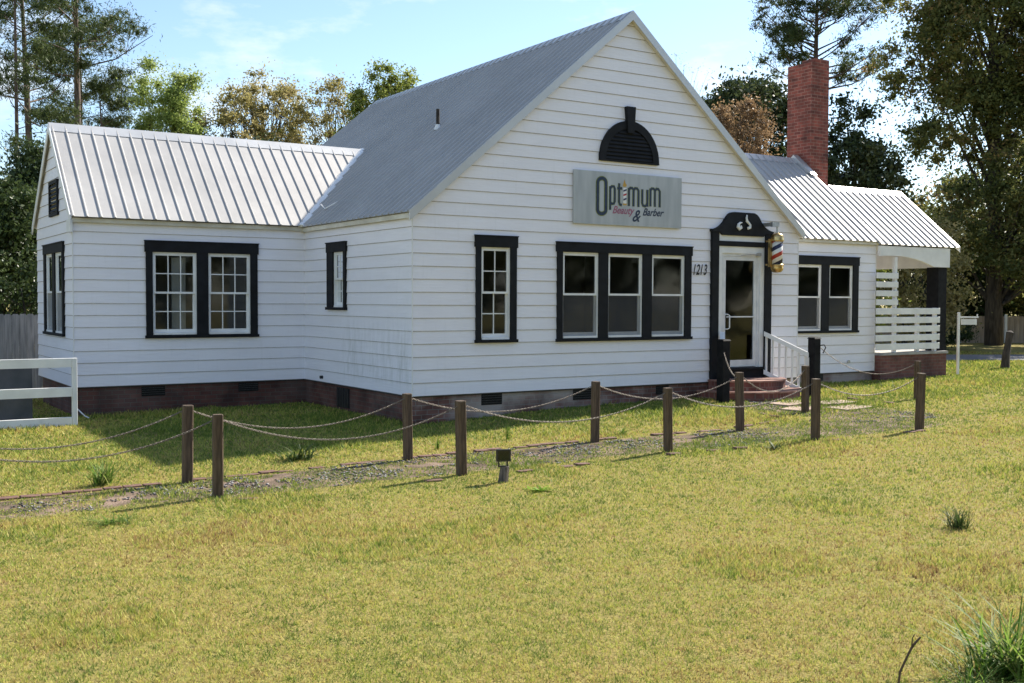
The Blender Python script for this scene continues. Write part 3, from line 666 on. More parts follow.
# ---------------------------------------------------------------- front steps and stair rails
GZS = float(gz(7.06, -.6))
st = empty('front_steps', (7.06, 0, GZS)); tag(st, 'two rounded red brick steps below the front door', 'steps')
def halfdisc(b, r, z0, z1, n=28, mat=0, y1=-.03):
    ring = [(r * math.cos(math.pi + math.pi * k / n), y1 + r * .97 * math.sin(math.pi + math.pi * k / n)) for k in range(n + 1)]
    b.loft([[(x, y, z0) for x, y in ring], [(x, y, z1) for x, y in ring]], True, mat)
for (r, z0, z1) in ((1.12, -.3, .315 - GZS), (.84, .0, .50 - GZS)):
    b = MB(); halfdisc(b, r, z0, z1 - .03, mat=0); o = b.build('step', M_STEP, st)
    b = MB(); halfdisc(b, r + .018, z1 - .029, z1); b.build('tread', M_STEPT, o)
def stair_rail(x0, x1, label):
    y0, y1 = -.09, -.80
    e = empty('stair_railing', (x1, y1, float(gz(x1, y1)))); tag(e, label, 'railing', 'railings beside the front steps')
    ox, oy, oz = e.location
    def L_(p): return (p[0] - ox, p[1] - oy, p[2] - oz)
    b = MB(); s = .085; b.bbox(-s, s, -s, s, -.3, 1.255 - oz - .0, .006); b.build('newel_post', M_BLACKP, e)
    b = MB(); b.hexa([(-s - .012, -s - .012, 1.256 - oz), (s + .012, -s - .012, 1.256 - oz), (s + .012, s + .012, 1.256 - oz), (-s - .012, s + .012, 1.256 - oz),
                      (-s * .9, -s * .9, 1.285 - oz), (s * .9, -s * .9, 1.285 - oz), (s * .9, s * .9, 1.285 - oz), (-s * .9, s * .9, 1.285 - oz)]); b.build('post_cap', M_BLACKP, e)
    A = Vector((x0, y0, 1.36)); d = Vector((x1 - x0, y1 - y0, 0)); ln = d.length; d.normalize(); nrm = Vector((-d.y, d.x, 0))
    Bq = A + d * (ln - .10) + Vector((0, 0, -.40))
    def bar(p, q, wd, h0, h1, nm):
        b = MB(); pts = []
        for P, hh in ((p, 0), (q, 0)):
            pts.append([L_(P - nrm * wd + Vector((0, 0, h0))), L_(P + nrm * wd + Vector((0, 0, h0))), L_(P + nrm * wd + Vector((0, 0, h1))), L_(P - nrm * wd + Vector((0, 0, h1)))])
        b.loft(pts); return b.build(nm, M_WHITE, e)
    bar(A, Bq, .045, -.06, .03, 'handrail'); bar(A + Vector((0, 0, -.76)), Bq + Vector((0, 0, -.76)), .02, -.04, .045, 'bottom_rail')
    for k in range(7):
        P = A.lerp(Bq, (k + .4) / 6.9); b = MB()
        h = -.72; b.box(L_(P)[0] - .016, L_(P)[0] + .016, L_(P)[1] - .016, L_(P)[1] + .016, L_(P)[2] + h, L_(P)[2] - .061); b.build('baluster', M_WHITE, e)
    P = Bq + d * .0; b = MB(); b.bbox(L_(P)[0] - .03, L_(P)[0] + .03, L_(P)[1] - .03, L_(P)[1] + .03, -.1, L_(P)[2] - .062, .003); b.build('end_post', M_WHITE, e)
stair_rail(6.50, 5.86, 'stair railing left of the door steps, with black square newel post')
stair_rail(7.60, 8.22, 'white stair railing right of the door steps, with black square newel post')

# ---------------------------------------------------------------- text helpers
def text_mesh(txt, size, fr, u, z, n, shear=0, sx=1.0, th=.003, spacing=1.0, offset=0.0):
    c = bpy.data.curves.new('lettering', 'FONT'); c.body = txt; c.size = size; c.shear = shear; c.space_character = spacing; c.offset = offset; c.resolution_u = 4
    o = bpy.data.objects.new('lettering', c); COL.objects.link(o); bpy.context.view_layer.update()
    me = bpy.data.meshes.new_from_object(o.evaluated_get(bpy.context.evaluated_depsgraph_get()))
    V = [(v.co.x * sx, v.co.y) for v in me.vertices]; F = [tuple(p.vertices) for p in me.polygons]
    bpy.data.objects.remove(o); bpy.data.curves.remove(c); bpy.data.meshes.remove(me)
    return [fr(u + x, z + y, n) for x, y in V], F, (max(x for x, y in V) if V else 0)
def stroke(b, pts, w, fr, n0, n1, mat=None, closed=False):
    """flat ribbon of width w along 2D points"""
    P = [Vector((p[0], p[1])) for p in pts]; k = len(P); L_, R_ = [], []
    for i in range(k):
        if closed: t = (P[(i + 1) % k] - P[i - 1]).normalized()
        else: t = (P[min(i + 1, k - 1)] - P[max(i - 1, 0)]).normalized()
        nn = Vector((-t.y, t.x)) * w / 2; L_.append(P[i] + nn); R_.append(P[i] - nn)
    for i in range(k if closed else k - 1):
        j = (i + 1) % k
        b.loft([[fr(L_[i].x, L_[i].y, n0), fr(L_[j].x, L_[j].y, n0), fr(R_[j].x, R_[j].y, n0), fr(R_[i].x, R_[i].y, n0)],
                [fr(L_[i].x, L_[i].y, n1), fr(L_[j].x, L_[j].y, n1), fr(R_[j].x, R_[j].y, n1), fr(R_[i].x, R_[i].y, n1)]], True, mat)
def arcp(cx, cz, rx, rz, a0, a1, n=8): return [(cx + rx * math.cos(R(a0 + (a1 - a0) * i / n)), cz + rz * math.sin(R(a0 + (a1 - a0) * i / n))) for i in range(n + 1)]

# shop sign
M_SIGN = noise_mat('silver_sign_face', (.37, .39, .405), (.47, .49, .50), 1.0, .45, metal=.15, stretch=(6, 6, 1))
M_NAVY = noise_mat('navy_lettering', (.012, .022, .055), (.02, .035, .07), 20, .4)
M_OLIVE = noise_mat('olive_lettering', (.13, .16, .03), (.19, .22, .05), 20, .4)
M_PINK = noise_mat('pink_lettering', (.28, .09, .15), (.34, .12, .18), 20, .4)
M_RED = noise_mat('red_paint', (.38, .02, .02), (.46, .03, .03), 9, .3)
M_BLUE = noise_mat('dark_blue_paint', (.015, .02, .07), (.025, .03, .10), 9, .3)
M_GOLD = noise_mat('gold_paint', (.45, .26, .04), (.55, .34, .06), 9, .3)
S0, S1, SZ0, SZ1 = 3.064, 5.484, 3.293, 4.209
sg = empty('shop_sign', ((S0 + S1) / 2, -.04, SZ0)); tag(sg, 'silver shop sign reading Optimum Beauty & Barber on the front gable', 'sign')
SO = Vector(sg.location)
fs = lambda u, z, n: (u - SO.x, -n, z - SO.z)
b = MB(); b.prism([(S0, SZ0), (S1, SZ0), (S1, SZ1), (S0, SZ1)], fs, -.018, .02); b.build('sign_panel', M_SIGN, sg)
# sign pixel space: photo crop 1024x605 over the panel -> metres
def su(px): return S0 + .125 + (px - 0) / 923 * (S1 - S0 - .155)
def sz(py, px=450):
    t0 = 62 + (px / 923) * 45; t1 = 555 + (px / 923) * 35
    return SZ1 - (py - t0) / (t1 - t0) * (SZ1 - SZ0)
def S(px, py): return (su(px), sz(py, px))
def sign_strokes():
    st_ = []
    def Pq(L_): return [S(*p) for p in L_]
    # tall O
    st_.append((Pq(arcp(190, 175, 37, 40, 180, 360) + []), False))
    o = [(153, 175)] + [(190 - 37 * math.cos(R(a)), 175 - 42 * math.sin(R(a))) for a in range(15, 180, 15)] + [(227, 175), (227, 425)] + [(190 + 37 * math.cos(R(a)), 425 + 38 * math.sin(R(a))) for a in range(15, 180, 15)] + [(153, 425)]
    st_ = [(Pq(o), True)]
    st_.append((Pq([(265, 425), (265, 205)]), False))
    st_.append((Pq([(265, 225), (280, 205), (298, 207), (306, 228), (306, 345), (298, 365), (280, 368), (265, 352)]), False))
    st_.append((Pq([(345, 175), (345, 350), (352, 372), (370, 378)]), False)); st_.append((Pq([(328, 222), (372, 222)]), False))
    for x0 in (435, 635):
        h = x0 + 88; st_.append((Pq([(x0, 385), (x0, 215)]), False))
        st_.append((Pq([(x0, 232), (x0 + 12, 215), (x0 + 30, 217), (x0 + 42, 235), (x0 + 42, 388)]), False))
        st_.append((Pq([(x0 + 42, 235), (x0 + 56, 217), (x0 + 74, 219), (h, 240), (h, 392)]), False))
    st_.append((Pq([(558, 225), (558, 355), (566, 378), (585, 384), (600, 372), (606, 350)]), False)); st_.append((Pq([(606, 228), (606, 388)]), False))
    return st_
SS = sign_strokes(); b = MB()
for i, (p, c) in enumerate(SS): stroke(b, p, .080 if i == 0 else .056, fs, .020, .023 + i * .0001, 0, c)
for i, (p, c) in enumerate(SS): stroke(b, p, .054 if i == 0 else .036, fs, .0235, .026 + i * .0001, 1, c)
# the i is a little barber pole with a flame
b.prism([S(384, 215), S(384, 372), S(412, 374), S(412, 217)], fs, .020, .0236, 5)
for k, (py, mm) in enumerate(((240, 3), (280, 2), (322, 3))):
    b.prism([S(384, py + 14), S(412, py + 2), S(412, py - 14), S(384, py - 2)], fs, .0237, .026, mm)
b.prism([S(378, 200), S(384, 175), S(394, 140), S(402, 172), S(414, 190), S(408, 206), S(390, 208)], fs, .020, .025, 4)
b.prism([S(378, 362), S(418, 364), S(410, 380), S(388, 379)], fs, .020, .0255, 4)
b.build('lettering', [M_OLIVE, M_NAVY, M_RED, M_BLUE, M_GOLD, M_WHITE], sg)
for txt, px, py, m, sz_ in (('Beauty', 283, 455, M_PINK, .185), ('Barber', 560, 470, M_NAVY, .185), ('&', 462, 528, M_NAVY, .30)):
    u, z = S(px, py); V, F, wd = text_mesh(txt, sz_, fs, u, z, .0225, shear=.42, sx=.92, offset=.004)
    obj_np('lettering', V, F, m, sg)
# house number
hn = empty('house_number', (5.84, -.022, 2.46)); tag(hn, 'black slanted numerals 1213 between the triple window and the door', 'house number')
fn = lambda u, z, n: (u, -n, z)
for i, chh in enumerate('1213'):
    V, F, wd = text_mesh(chh, .275, fn, (-.06, .035, .115, .215)[i], 0, .012, shear=.28, sx=.66, offset=.004)
    V = list(V); nV = len(V); V2 = [(x, y + .012, z) for x, y, z in V]
    obj_np('numeral', V, F, M_BLACK, hn)

# barber pole
bp = empty('barber_pole', (7.73, -.28, 2.53)); tag(bp, 'red white and blue striped barber pole with brass caps right of the door', 'barber pole')
def pole_mat():
    m, t, b_, N, L = nodes('barber_stripes')
    tc = N('ShaderNodeTexCoord'); sp = N('ShaderNodeSeparateXYZ'); L(tc.outputs['Object'], sp.inputs[0])
    at = N('ShaderNodeMath'); at.operation = 'ARCTAN2'; L(sp.outputs[1], at.inputs[0]); L(sp.outputs[0], at.inputs[1])
    d = N('ShaderNodeMath'); d.operation = 'MULTIPLY'; d.inputs[1].default_value = 1 / (2 * math.pi); L(at.outputs[0], d.inputs[0])
    zz = N('ShaderNodeMath'); zz.operation = 'MULTIPLY'; zz.inputs[1].default_value = 3.1; L(sp.outputs[2], zz.inputs[0])
    s = N('ShaderNodeMath'); s.operation = 'SUBTRACT'; L(zz.outputs[0], s.inputs[0]); L(d.outputs[0], s.inputs[1])
    hf = N('ShaderNodeMath'); hf.operation = 'ADD'; hf.inputs[1].default_value = .5; L(s.outputs[0], hf.inputs[0])
    f = N('ShaderNodeMath'); f.operation = 'FRACT'; L(hf.outputs[0], f.inputs[0])
    cr = N('ShaderNodeValToRGB'); cr.color_ramp.interpolation = 'CONSTANT'
    cols = [(0, (.72, .70, .66)), (.25, (.018, .022, .055)), (.5, (.72, .70, .66)), (.75, (.38, .035, .03))]
    while len(cr.color_ramp.elements) < 4: cr.color_ramp.elements.new(.5)
    for i, (p, c) in enumerate(cols): cr.color_ramp.elements[i].position = p; cr.color_ramp.elements[i].color = (*c, 1)
    L(f.outputs[0], cr.inputs[0]); L(cr.outputs[0], b_.inputs['Base Color']); b_.inputs['Roughness'].default_value = .12; return m
b = MB(); b.lathe((0, 0, .15), [(.105, 0), (.105, .44)], 28); b.build('striped_cylinder', pole_mat(), bp, True)
b = MB(); b.lathe((0, 0, 0), [(.02, -.01), (.08, .0), (.115, .04), (.125, .08), (.118, .10), (.13, .13), (.125, .15)], 28); b.build('lower_cap', M_BRASS, bp, True)
b = MB(); b.lathe((0, 0, 0), [(.125, .59), (.13, .61), (.118, .64), (.125, .67), (.11, .71), (.07, .745), (.02, .755)], 28); b.build('upper_cap', M_BRASS, bp, True)
b = MB(); b.box(-.15, -.10, .03, .09, .10, .64); b.box(-.14, -.06, .02, .16, .13, .16); b.box(-.14, -.06, .02, .16, .58, .61); b.build('backplate', M_BRASS, bp)
b = MB(); b.tube([(0, 0, .75), (0, 0, .955)], .022, 8); b.box(-.16, .02, -.03, .03, .87, .96); b.box(-.16, -.10, .03, .26, .88, .95); b.build('bracket', M_GALV, bp)

# ---------------------------------------------------------------- chain walk: posts, chains
POSTS = [('f', -7.25, -4.05, 'off'), ('f', -4.42, -4.20, 'nearest post of the front row, leftmost brown bollard in the photo apart from the one behind it'),
         ('f', -1.70, -4.49, ''), ('f', 1.37, -4.50, ''), ('f', 3.75, -4.83, ''), ('f', 5.80, -4.98, '')]
LBL = {(-4.42, -4.20): ('leftmost front-row brown timber post, nearer one of the close left pair', .85),
       (-1.70, -4.49): ('brown timber post just left of the small black floodlight', .85),
       (1.37, -4.50): ('front-row brown timber post standing below the right end of the triple window', .83),
       (3.75, -4.83): ('front-row brown timber post standing in front of the right black newel post', .85),
       (5.80, -4.98): ('rightmost front-row brown timber post beside the open lawn', .84),
       (-4.44, -3.18): ('leftmost back-row brown timber post, half behind the close left pair', .86),
       (-1.69, -3.14): ('back-row brown timber post in front of the main house corner', .83),
       (1.17, -3.20): ('back-row brown timber post standing below the left end of the triple window', .84),
       (3.61, -3.52): ('brown timber post standing left of the brick steps', .87),
       (6.16, -2.46): ('thin-looking brown timber post in front of the white stair railing', .80),
       (9.63, -2.07): ('brown timber post almost hidden behind the rightmost front post', .72),
       (-7.25, -4.05): ('front-row brown timber post beyond the left edge of the view', .85),
       (-7.30, -3.05): ('back-row brown timber post beyond the left edge of the view', .85)}
post_me = None; TOP = {}
def make_post_mesh():
    b = MB(); s = .057; n = 16
    ring = lambda r, z, j=0: [(r * max(-.9, min(.9, 1.25 * math.cos(2 * math.pi * (k + .5) / n))), r * max(-.9, min(.9, 1.25 * math.sin(2 * math.pi * (k + .5) / n))), z) for k in range(n)]
    b.loft([ring(s, -.3), ring(s, .3), ring(s * .99, .6), ring(s, .988), ring(s * .93, 1.0)])
    return b
proto = make_post_mesh().build('timber_post', M_POST); first = True
for (x, y), (lab, h) in LBL.items():
    if first: o = proto; first = False
    else: o = proto.copy(); COL.objects.link(o)
    z = float(gz(x, y)); o.location = (x, y, z); wv = random.uniform(.94, 1.06); o.scale = (wv, wv, h / 1.0); o.rotation_euler = (R(random.uniform(-1.3, 1.3)), R(random.uniform(-1.3, 1.3)), R(random.uniform(-8, 8)))
    tag(o, lab, 'post', 'timber posts along the chain walk'); TOP[(x, y)] = Vector((x, y, z + h - .07))
def chain(A, B, sag, label, sA=.07, sB=.07):
    sag += .045
    A = Vector(A); B = Vector(B); d = (B - A); d.z = 0; d.normalize()
    A = A + d * sA; B = B - d * sB
    n = 60; P = [A.lerp(B, t / n) - Vector((0, 0, sag * 4 * (t / n) * (1 - t / n))) for t in range(n + 1)]
    seg = [(P[i + 1] - P[i]).length for i in range(n)]; tot = sum(seg); pitch = .0265; k = int(tot / pitch)
    def at(s):
        i = 0
        while i < n - 1 and s > seg[i]: s -= seg[i]; i += 1
        return P[i].lerp(P[i + 1], min(1, s / seg[i])), (P[i + 1] - P[i]).normalized()
    V = []; F = []; nu, nv = 8, 4
    for q in range(k + 1):
        c, t = at(min(tot - 1e-4, q * tot / k)); side = t.cross(Vector((0, 0, 1))).normalized(); upn = side.cross(t)
        rot = (q % 2) * 90 + 45 + 12 * math.sin(q)
        a = side * math.cos(R(rot)) + upn * math.sin(R(rot)); nrm = t.cross(a)
        base = len(V)
        for i in range(nu):
            th = 2 * math.pi * i / nu; ctr = c + t * (.0165 * math.cos(th)) + a * (.0085 * math.sin(th)); rad = (t * math.cos(th) + a * math.sin(th)).normalized()
            for j in range(nv):
                ph = 2 * math.pi * (j + .5) / nv; V.append(ctr + rad * (.0038 * math.cos(ph)) + nrm * (.0038 * math.sin(ph)))
        for i in range(nu):
            for j in range(nv): F.append((base + i * nv + j, base + ((i + 1) % nu) * nv + j, base + ((i + 1) % nu) * nv + (j + 1) % nv, base + i * nv + (j + 1) % nv))
    mid = (A + B) / 2
    V = [v - mid for v in V]
    o = obj_np('chain', V, F, M_CHAIN, smooth=True); o.location = mid
    tag(o, label, 'chain', 'chains hung between the timber posts')
T = lambda x, y: TOP[(x, y)]
chain(T(-7.25, -4.05), T(-4.42, -4.20), .24, 'front chain running left out of view from the leftmost front post')
chain(T(-4.42, -4.20), T(-1.70, -4.49), .23, 'front chain sagging between the leftmost front post and the post by the floodlight')
chain(T(-1.70, -4.49), T(1.37, -4.50), .22, 'front chain sagging over the small black floodlight towards the post below the triple window')
chain(T(1.37, -4.50), T(3.75, -4.83), .20, 'front chain crossing low before the brick steps between two front posts')
chain(T(3.75, -4.83), T(5.80, -4.98), .16, 'short front chain ending at the rightmost front post')
chain(T(-7.30, -3.05), T(-4.44, -3.18), .24, 'back chain running left out of view from the leftmost back post')
chain(T(-4.44, -3.18), T(-1.69, -3.14), .22, 'back chain in the house shadow left of the main house corner')
chain(T(-1.69, -3.14), T(1.17, -3.20), .20, 'back chain sagging below the tall single window')
chain(T(1.17, -3.20), T(3.61, -3.52), .20, 'back chain sagging below the triple window up to the post by the steps')
chain(T(3.61, -3.52), T(6.16, -2.46), .24, 'thick looking chain sagging right in front of the brick steps')
chain((5.86, -.80, 1.06), T(3.61, -3.52), .10, 'steep chain from the left black newel post down to a back-row post', .09, .06)
chain((8.22, -.80, 1.10), T(9.63, -2.07), .28, 'chain hanging from the right black newel post over the lawn', .10, .06)
# hooks
b = MB(); b.tube([(8.30, -.87, 1.13), (8.36, -.92, 1.14), (8.38, -.94, 1.09), (8.34, -.91, .98)], .012, 6); o = b.build('chain_hook', M_BLKM); 
tag(o, 'small black hook on the right newel post holding the chain end', 'hook')

# floodlight on a stump
fl = empty('garden_floodlight', (-1.56, -5.15, float(gz(-1.56, -5.15)))); tag(fl, 'small black box floodlight on a grey wooden stump by the walk', 'floodlight')
fl.rotation_euler = (0, 0, R(-22))
b = MB(); n = 12
b.loft([[(r * (1 + .12 * math.sin(3 * k)) * math.cos(2 * math.pi * k / n) + z * .12, r * (1 + .1 * math.cos(2 * k)) * math.sin(2 * math.pi * k / n), z) for k in range(n)] for r, z in ((.06, -.1), (.052, .08), (.048, .172))]); b.build('stump', M_STUMP, fl)
b = MB(); b.box(-.055, -.04, -.012, .012, .17, .245); b.box(.04, .055, -.012, .012, .17, .245); b.box(-.055, .055, -.012, .012, .168, .18); b.build('bracket', M_BLKM, fl)
b = MB(); b.bbox(-.075, .075, -.035, .035, .235, .36, .006); b.box(-.08, .08, -.045, -.036, .232, .363); b.build('lamp_housing', M_BLKM, fl)
b = MB(); b.face([(-.065, -.046, .245), (.065, -.046, .245), (.065, -.046, .35), (-.065, -.046, .35)]); b.build('lens', M_GLASS, fl)

# ---------------------------------------------------------------- left: white rail fence, grey board fence
wf = empty('rail_fence', (-4.36, 3.25, -.08)); tag(wf, 'low white three-rail fence at the left edge of the photo', 'fence')
b = MB(); b.bbox(-.075, .0, -.045, .045, -.2, 1.10, .004); b.build('post', M_WHITE, wf)
b = MB(); b.bbox(-2.6, -2.52, -.045, .045, -.2, 1.10, .004); b.build('post', M_WHITE, wf)
for z0, z1 in ((.955, 1.10), (.485, .635), (.01, .155)):
    b = MB(); b.bbox(-6.0, -.077, -.03, .02, z0, z1, .004); b.build('rail', M_WHITE, wf)
M_SCR = noise_mat('grey_windscreen_cloth', (.035, .045, .06), (.06, .07, .09), 3, .8, .2, 30)
b = MB(); b.box(-6.0, -.60, .40, .41, -.02, .96); b.build('screen_cloth', M_SCR, wf)
gf = empty('board_fence', (-4.6, 8.8, -.1)); tag(gf, 'grey weathered upright board fence behind the left end of the house', 'fence')
b = MB(); x = .9
while x > -9:
    wd = .135; h = 1.75 + random.uniform(-.012, .012)
    b.prism([(x - wd, 0), (x, 0), (x, h - .03), (x - .025, h), (x - wd + .025, h), (x - wd, h - .03)], lambda u, z, n: (u, -n, z), 0, .018 + random.uniform(0, .004)); x -= .14
b.build('boards', M_GREYF, gf)
for x in (-.1, -2.5, -4.9, -7.3): b = MB(); b.bbox(x, x + .09, .02, .11, 0, 1.7, .004); b.build('post', M_GREYF, gf)
# loose white cable at the wing corner
b = MB(); b.tube([(-4.20, 4.36, .40), (-4.18, 4.28, .12), (-4.06, 4.15, -.02), (-4.0, 4.05, -.05)], .012, 8); o = b.build('hose', M_WHITE); tag(o, 'thin white hose curling from the left wing corner to the ground', 'hose')

# ---------------------------------------------------------------- right: sign post, leaning post, tan fence
sp = empty('sign_post', (15.5, 1.18, .2)); tag(sp, 'white sign post with crossarm and small hanging plate right of the porch', 'sign post'); sp.rotation_euler = (0, 0, R(-28))
b = MB(); b.bbox(-.027, .027, -.027, .027, -.2, 1.52, .003); b.build('post', M_WHITE, sp)
b = MB(); b.bbox(.028, .50, -.014, .014, 1.385, 1.42, .003); b.bbox(.46, .48, -.012, .012, 1.42, 1.48, .002); b.build('crossarm', M_WHITE, sp)
b = MB(); b.bbox(.07, .46, -.008, .008, 1.22, 1.355, .002); b.tube([(.12, 0, 1.355), (.12, 0, 1.385)], .005, 6); b.tube([(.42, 0, 1.355), (.42, 0, 1.385)], .005, 6); b.build('plate', M_ALUM, sp)
lp = MB(); lp.tube([(0, 0, -.2), (.05, 0, .35), (.13, 0, .65), (.21, .0, .95), (.23, 0, 1.0)], [.13, .10, .085, .10, .04], 10); o = lp.build('tree_stump', M_BARKD); o.location = (19.0, 2.2, .2); tag(o, 'dark leaning trunk stump beside the street under the big tree', 'stump')
tf = empty('privacy_fence', (32.4, 15.2, .2)); tag(tf, 'tan board fence with white posts across the street', 'fence'); tf.rotation_euler = (0, 0, math.atan2(-2.06, 3.23))
b = MB()
for k in range(-30, 60): b.bbox(k * .2, k * .2 + .19, -.01 + random.uniform(0, .006), .02, -.1, 1.16 + random.uniform(-.01, .01), .004)
b.build('boards', M_TAN, tf)
for k in range(-3, 7): b = MB(); b.bbox(k * 2.0 - .05, k * 2.0 + .05, -.10, -.012, -.1, 1.24, .004); b.build('post', M_WHITE, tf)

# ---------------------------------------------------------------- plants and trees
def leaf_cloud(centres, n_each, spread, size, aspect=.5, flat=1.0, up=0.0):
    """quads scattered around clump centres: returns V, F, rnd"""
    C_ = np.repeat(np.asarray(centres, float), n_each, 0); n = len(C_)
    sp_ = np.repeat(np.asarray(spread, float) if np.ndim(spread) else np.full(len(centres), float(spread)), n_each)
    off = rng.normal(size=(n, 3)); off /= np.linalg.norm(off, axis=1)[:, None] + 1e-9
    off *= (np.abs(rng.normal(size=(n, 1))) * .62); off[:, 2] *= flat
    P = C_ + off * sp_[:, None]
    a = rng.normal(size=(n, 3)); a[:, 2] += up; a /= np.linalg.norm(a, axis=1)[:, None]
    c = rng.normal(size=(n, 3)); c -= (c * a).sum(1)[:, None] * a; c /= np.linalg.norm(c, axis=1)[:, None]
    s = size * rng.uniform(.6, 1.3, n)[:, None]
    V = np.stack([P - a * s, P + c * s * aspect, P + a * s, P - c * s * aspect], 1).reshape(-1, 3)
    F = np.arange(n * 4).reshape(n, 4)
    cl = np.repeat(rng.random(len(centres)), n_each)
    rn = np.clip(.55 * cl + .45 * rng.random(n), 0, 1)
    return V, F, np.repeat(rn, 4)
def limbs(b, base, h, cen, r0, frac=(.25, .8), every=1, wob=.3):
    """trunk plus a limb to each clump centre"""
    cen = list(cen)
    lean = Vector((random.uniform(-.4, .4), random.uniform(-.4, .4), 0))
    tr = [Vector((0, 0, -.4)), Vector((0, 0, h * .2)) + lean * .1, Vector((0, 0, h * .45)) + lean * .35, Vector((0, 0, h * .7)) + lean * .7, Vector((0, 0, h * .84)) + lean]
    b.tube(tr, [r0 * 1.25, r0, r0 * .75, r0 * .45, r0 * .12], 10)
    def on(t):
        t = max(0, min(.999, t)) * (len(tr) - 1); i = int(t); return tr[i].lerp(tr[i + 1], t - i)
    for c in cen[::every]:
        c = Vector(c); t = max(frac[0], min(frac[1], (c.z / h) - .18 - .25 * math.hypot(c.x, c.y) / h)); p = on(t)
        m1 = p.lerp(c, .4) + Vector((random.uniform(-wob, wob), random.uniform(-wob, wob), random.uniform(0, wob)))
        rr = r0 * .32 * (1 - t * .5)
        b.tube([p, m1, p.lerp(c, .75) + Vector((0, 0, wob * .4)), c], [rr, rr * .65, rr * .4, rr * .15], 5, False)
def crown_centres(n, ells, seed=None):
    """clump centres in ellipsoids (cx,cy,cz,rx,ry,rz), pushed towards the shell"""
    out_ = []; wts = [e[3] * e[4] * e[5] for e in ells]
    for _ in range(n):
        e = random.choices(ells, wts)[0]; v = Vector((random.gauss(0, 1), random.gauss(0, 1), random.gauss(0, 1))).normalized() * random.uniform(.35, 1) ** .6
        out_.append((e[0] + v.x * e[3], e[1] + v.y * e[4], e[2] + v.z * e[5]))
    return out_
def tree(name, loc, h, ells, ncl, nleaf, spread, lsize, mat, r0, label, group=None, aspect=.5, flat=.75, bark=None, every=1, frac=(.2, .8)):
    t = empty(name, (loc[0], loc[1], float(gz(loc[0], loc[1])))); tag(t, label, 'tree', group)
    cen = crown_centres(ncl, ells)
    b = MB(); limbs(b, None, h, cen, r0, frac, every); b.build('trunk', bark or M_BARKD, t, True)
    V, F, rn = leaf_cloud(cen, nleaf, [random.uniform(.6, 1.25) * spread for _ in cen], lsize, aspect, flat)
    obj_np('crown', V, F, mat, t, attr=rn)
    return t
G_DARK = leaf_mat('dark_evergreen_leaves', [(.018, .030, .010), (.045, .070, .022), (.085, .115, .038)], .3, .4)
G_MAG = leaf_mat('glossy_magnolia_leaves', [(.022, .034, .013), (.050, .072, .026), (.11, .12, .055)], .22, .3)
G_MID = leaf_mat('spring_green_leaves', [(.16, .22, .05), (.28, .35, .09), (.40, .45, .15)], .5)
G_OLIVE = leaf_mat('olive_spring_leaves', [(.17, .175, .055), (.31, .27, .10), (.44, .36, .18)], .5)
G_BROWN = leaf_mat('brown_russet_leaves', [(.13, .085, .04), (.23, .15, .08), (.34, .23, .13)], .4)
G_BIG = leaf_mat('laurel_oak_leaves', [(.050, .066, .020), (.095, .115, .034), (.15, .165, .05), (.21, .20, .065), (.36, .21, .10)], .48)
G_YEL = leaf_mat('yellow_green_leaves', [(.13, .17, .03), (.22, .26, .055), (.32, .33, .08)], .45)
G_PINE = leaf_mat('pine_needles', [(.030, .048, .016), (.065, .092, .030), (.11, .14, .05)], .3)
G_BUD = leaf_mat('reddish_buds', [(.14, .08, .05), (.22, .14, .09), (.30, .21, .15)], .3)

def pine(loc, h, zc, rc, n, label, group, r0=.2, xs=1.0, nn=150, tr_=(.45, .85)):
    """long bare trunk, irregular whorls of limbs carrying flat tufts of needles"""
    t = empty('pine_tree', (loc[0], loc[1], .0)); tag(t, label, 'tree', group)
    b = MB(); lean = Vector((random.uniform(-.5, .5), random.uniform(-.3, .3), 0))
    tr = [Vector((0, 0, -.4)), Vector((0, 0, h * .3)) + lean * .2, Vector((0, 0, h * .6)) + lean * .5, Vector((0, 0, h * .85)) + lean * .8, Vector((0, 0, h)) + lean]
    b.tube(tr, [r0 * 1.3, r0 * 1.0, r0 * .8, r0 * .45, r0 * .1], 10)
    def on(z):
        for p, q in zip(tr[:-1], tr[1:]):
            if z <= q.z: return p.lerp(q, (z - p.z) / (q.z - p.z))
        return tr[-1]
    tufts = []
    for k in range(n):
        z = zc + (h - zc) * (k + random.random()) / n; u = (z - zc) / (h - zc)
        prof = (1 - .85 * u * u) ** .5 * random.uniform(.5, 1.1)
        L_ = rc * prof; az = random.uniform(0, 2 * math.pi); p = on(z); d = Vector((math.cos(az) * xs, math.sin(az), random.uniform(.15, .45) + .7 * u)).normalized()
        e = p + d * L_; m1 = p.lerp(e, .5) + Vector((0, 0, -.08 * L_)) + Vector((random.uniform(-.2, .2), random.uniform(-.2, .2), 0))
        rr = r0 * .28 * (1.1 - .6 * u)
        b.tube([p, m1, e], [rr, rr * .6, rr * .25], 5, False)
        for q in range(random.randint(3, 5)):
            s = random.uniform(.6, 1.05); c = (p.lerp(m1, s * 2) if s < .5 else m1.lerp(e, (s - .5) * 2)) + Vector((random.gauss(0, .14) * L_, random.gauss(0, .14) * L_, random.uniform(.0, .16) * L_))
            b.tube([m1.lerp(e, .3), c], [rr * .3, rr * .12], 4, False); tufts += [c, c.lerp(m1, .3) + Vector((random.gauss(0, .3), random.gauss(0, .3), random.uniform(0, .3)))]
    b.build('trunk', M_BARK, t, True)
    V, F, rn = leaf_cloud([tuple(c) for c in tufts], nn, [random.uniform(*tr_) for _ in tufts], .10, .18, .7, up=.6)
    obj_np('crown', V, F, G_PINE, t, attr=rn)
    return t
PG = 'tall pines behind the left wing'
pine((1.47, 32.9), 18.5, 10.8, 4.3, 30, 'tallest pine at the left, straight trunk, its crown reaching past the left wing ridge', PG, .15, nn=105)
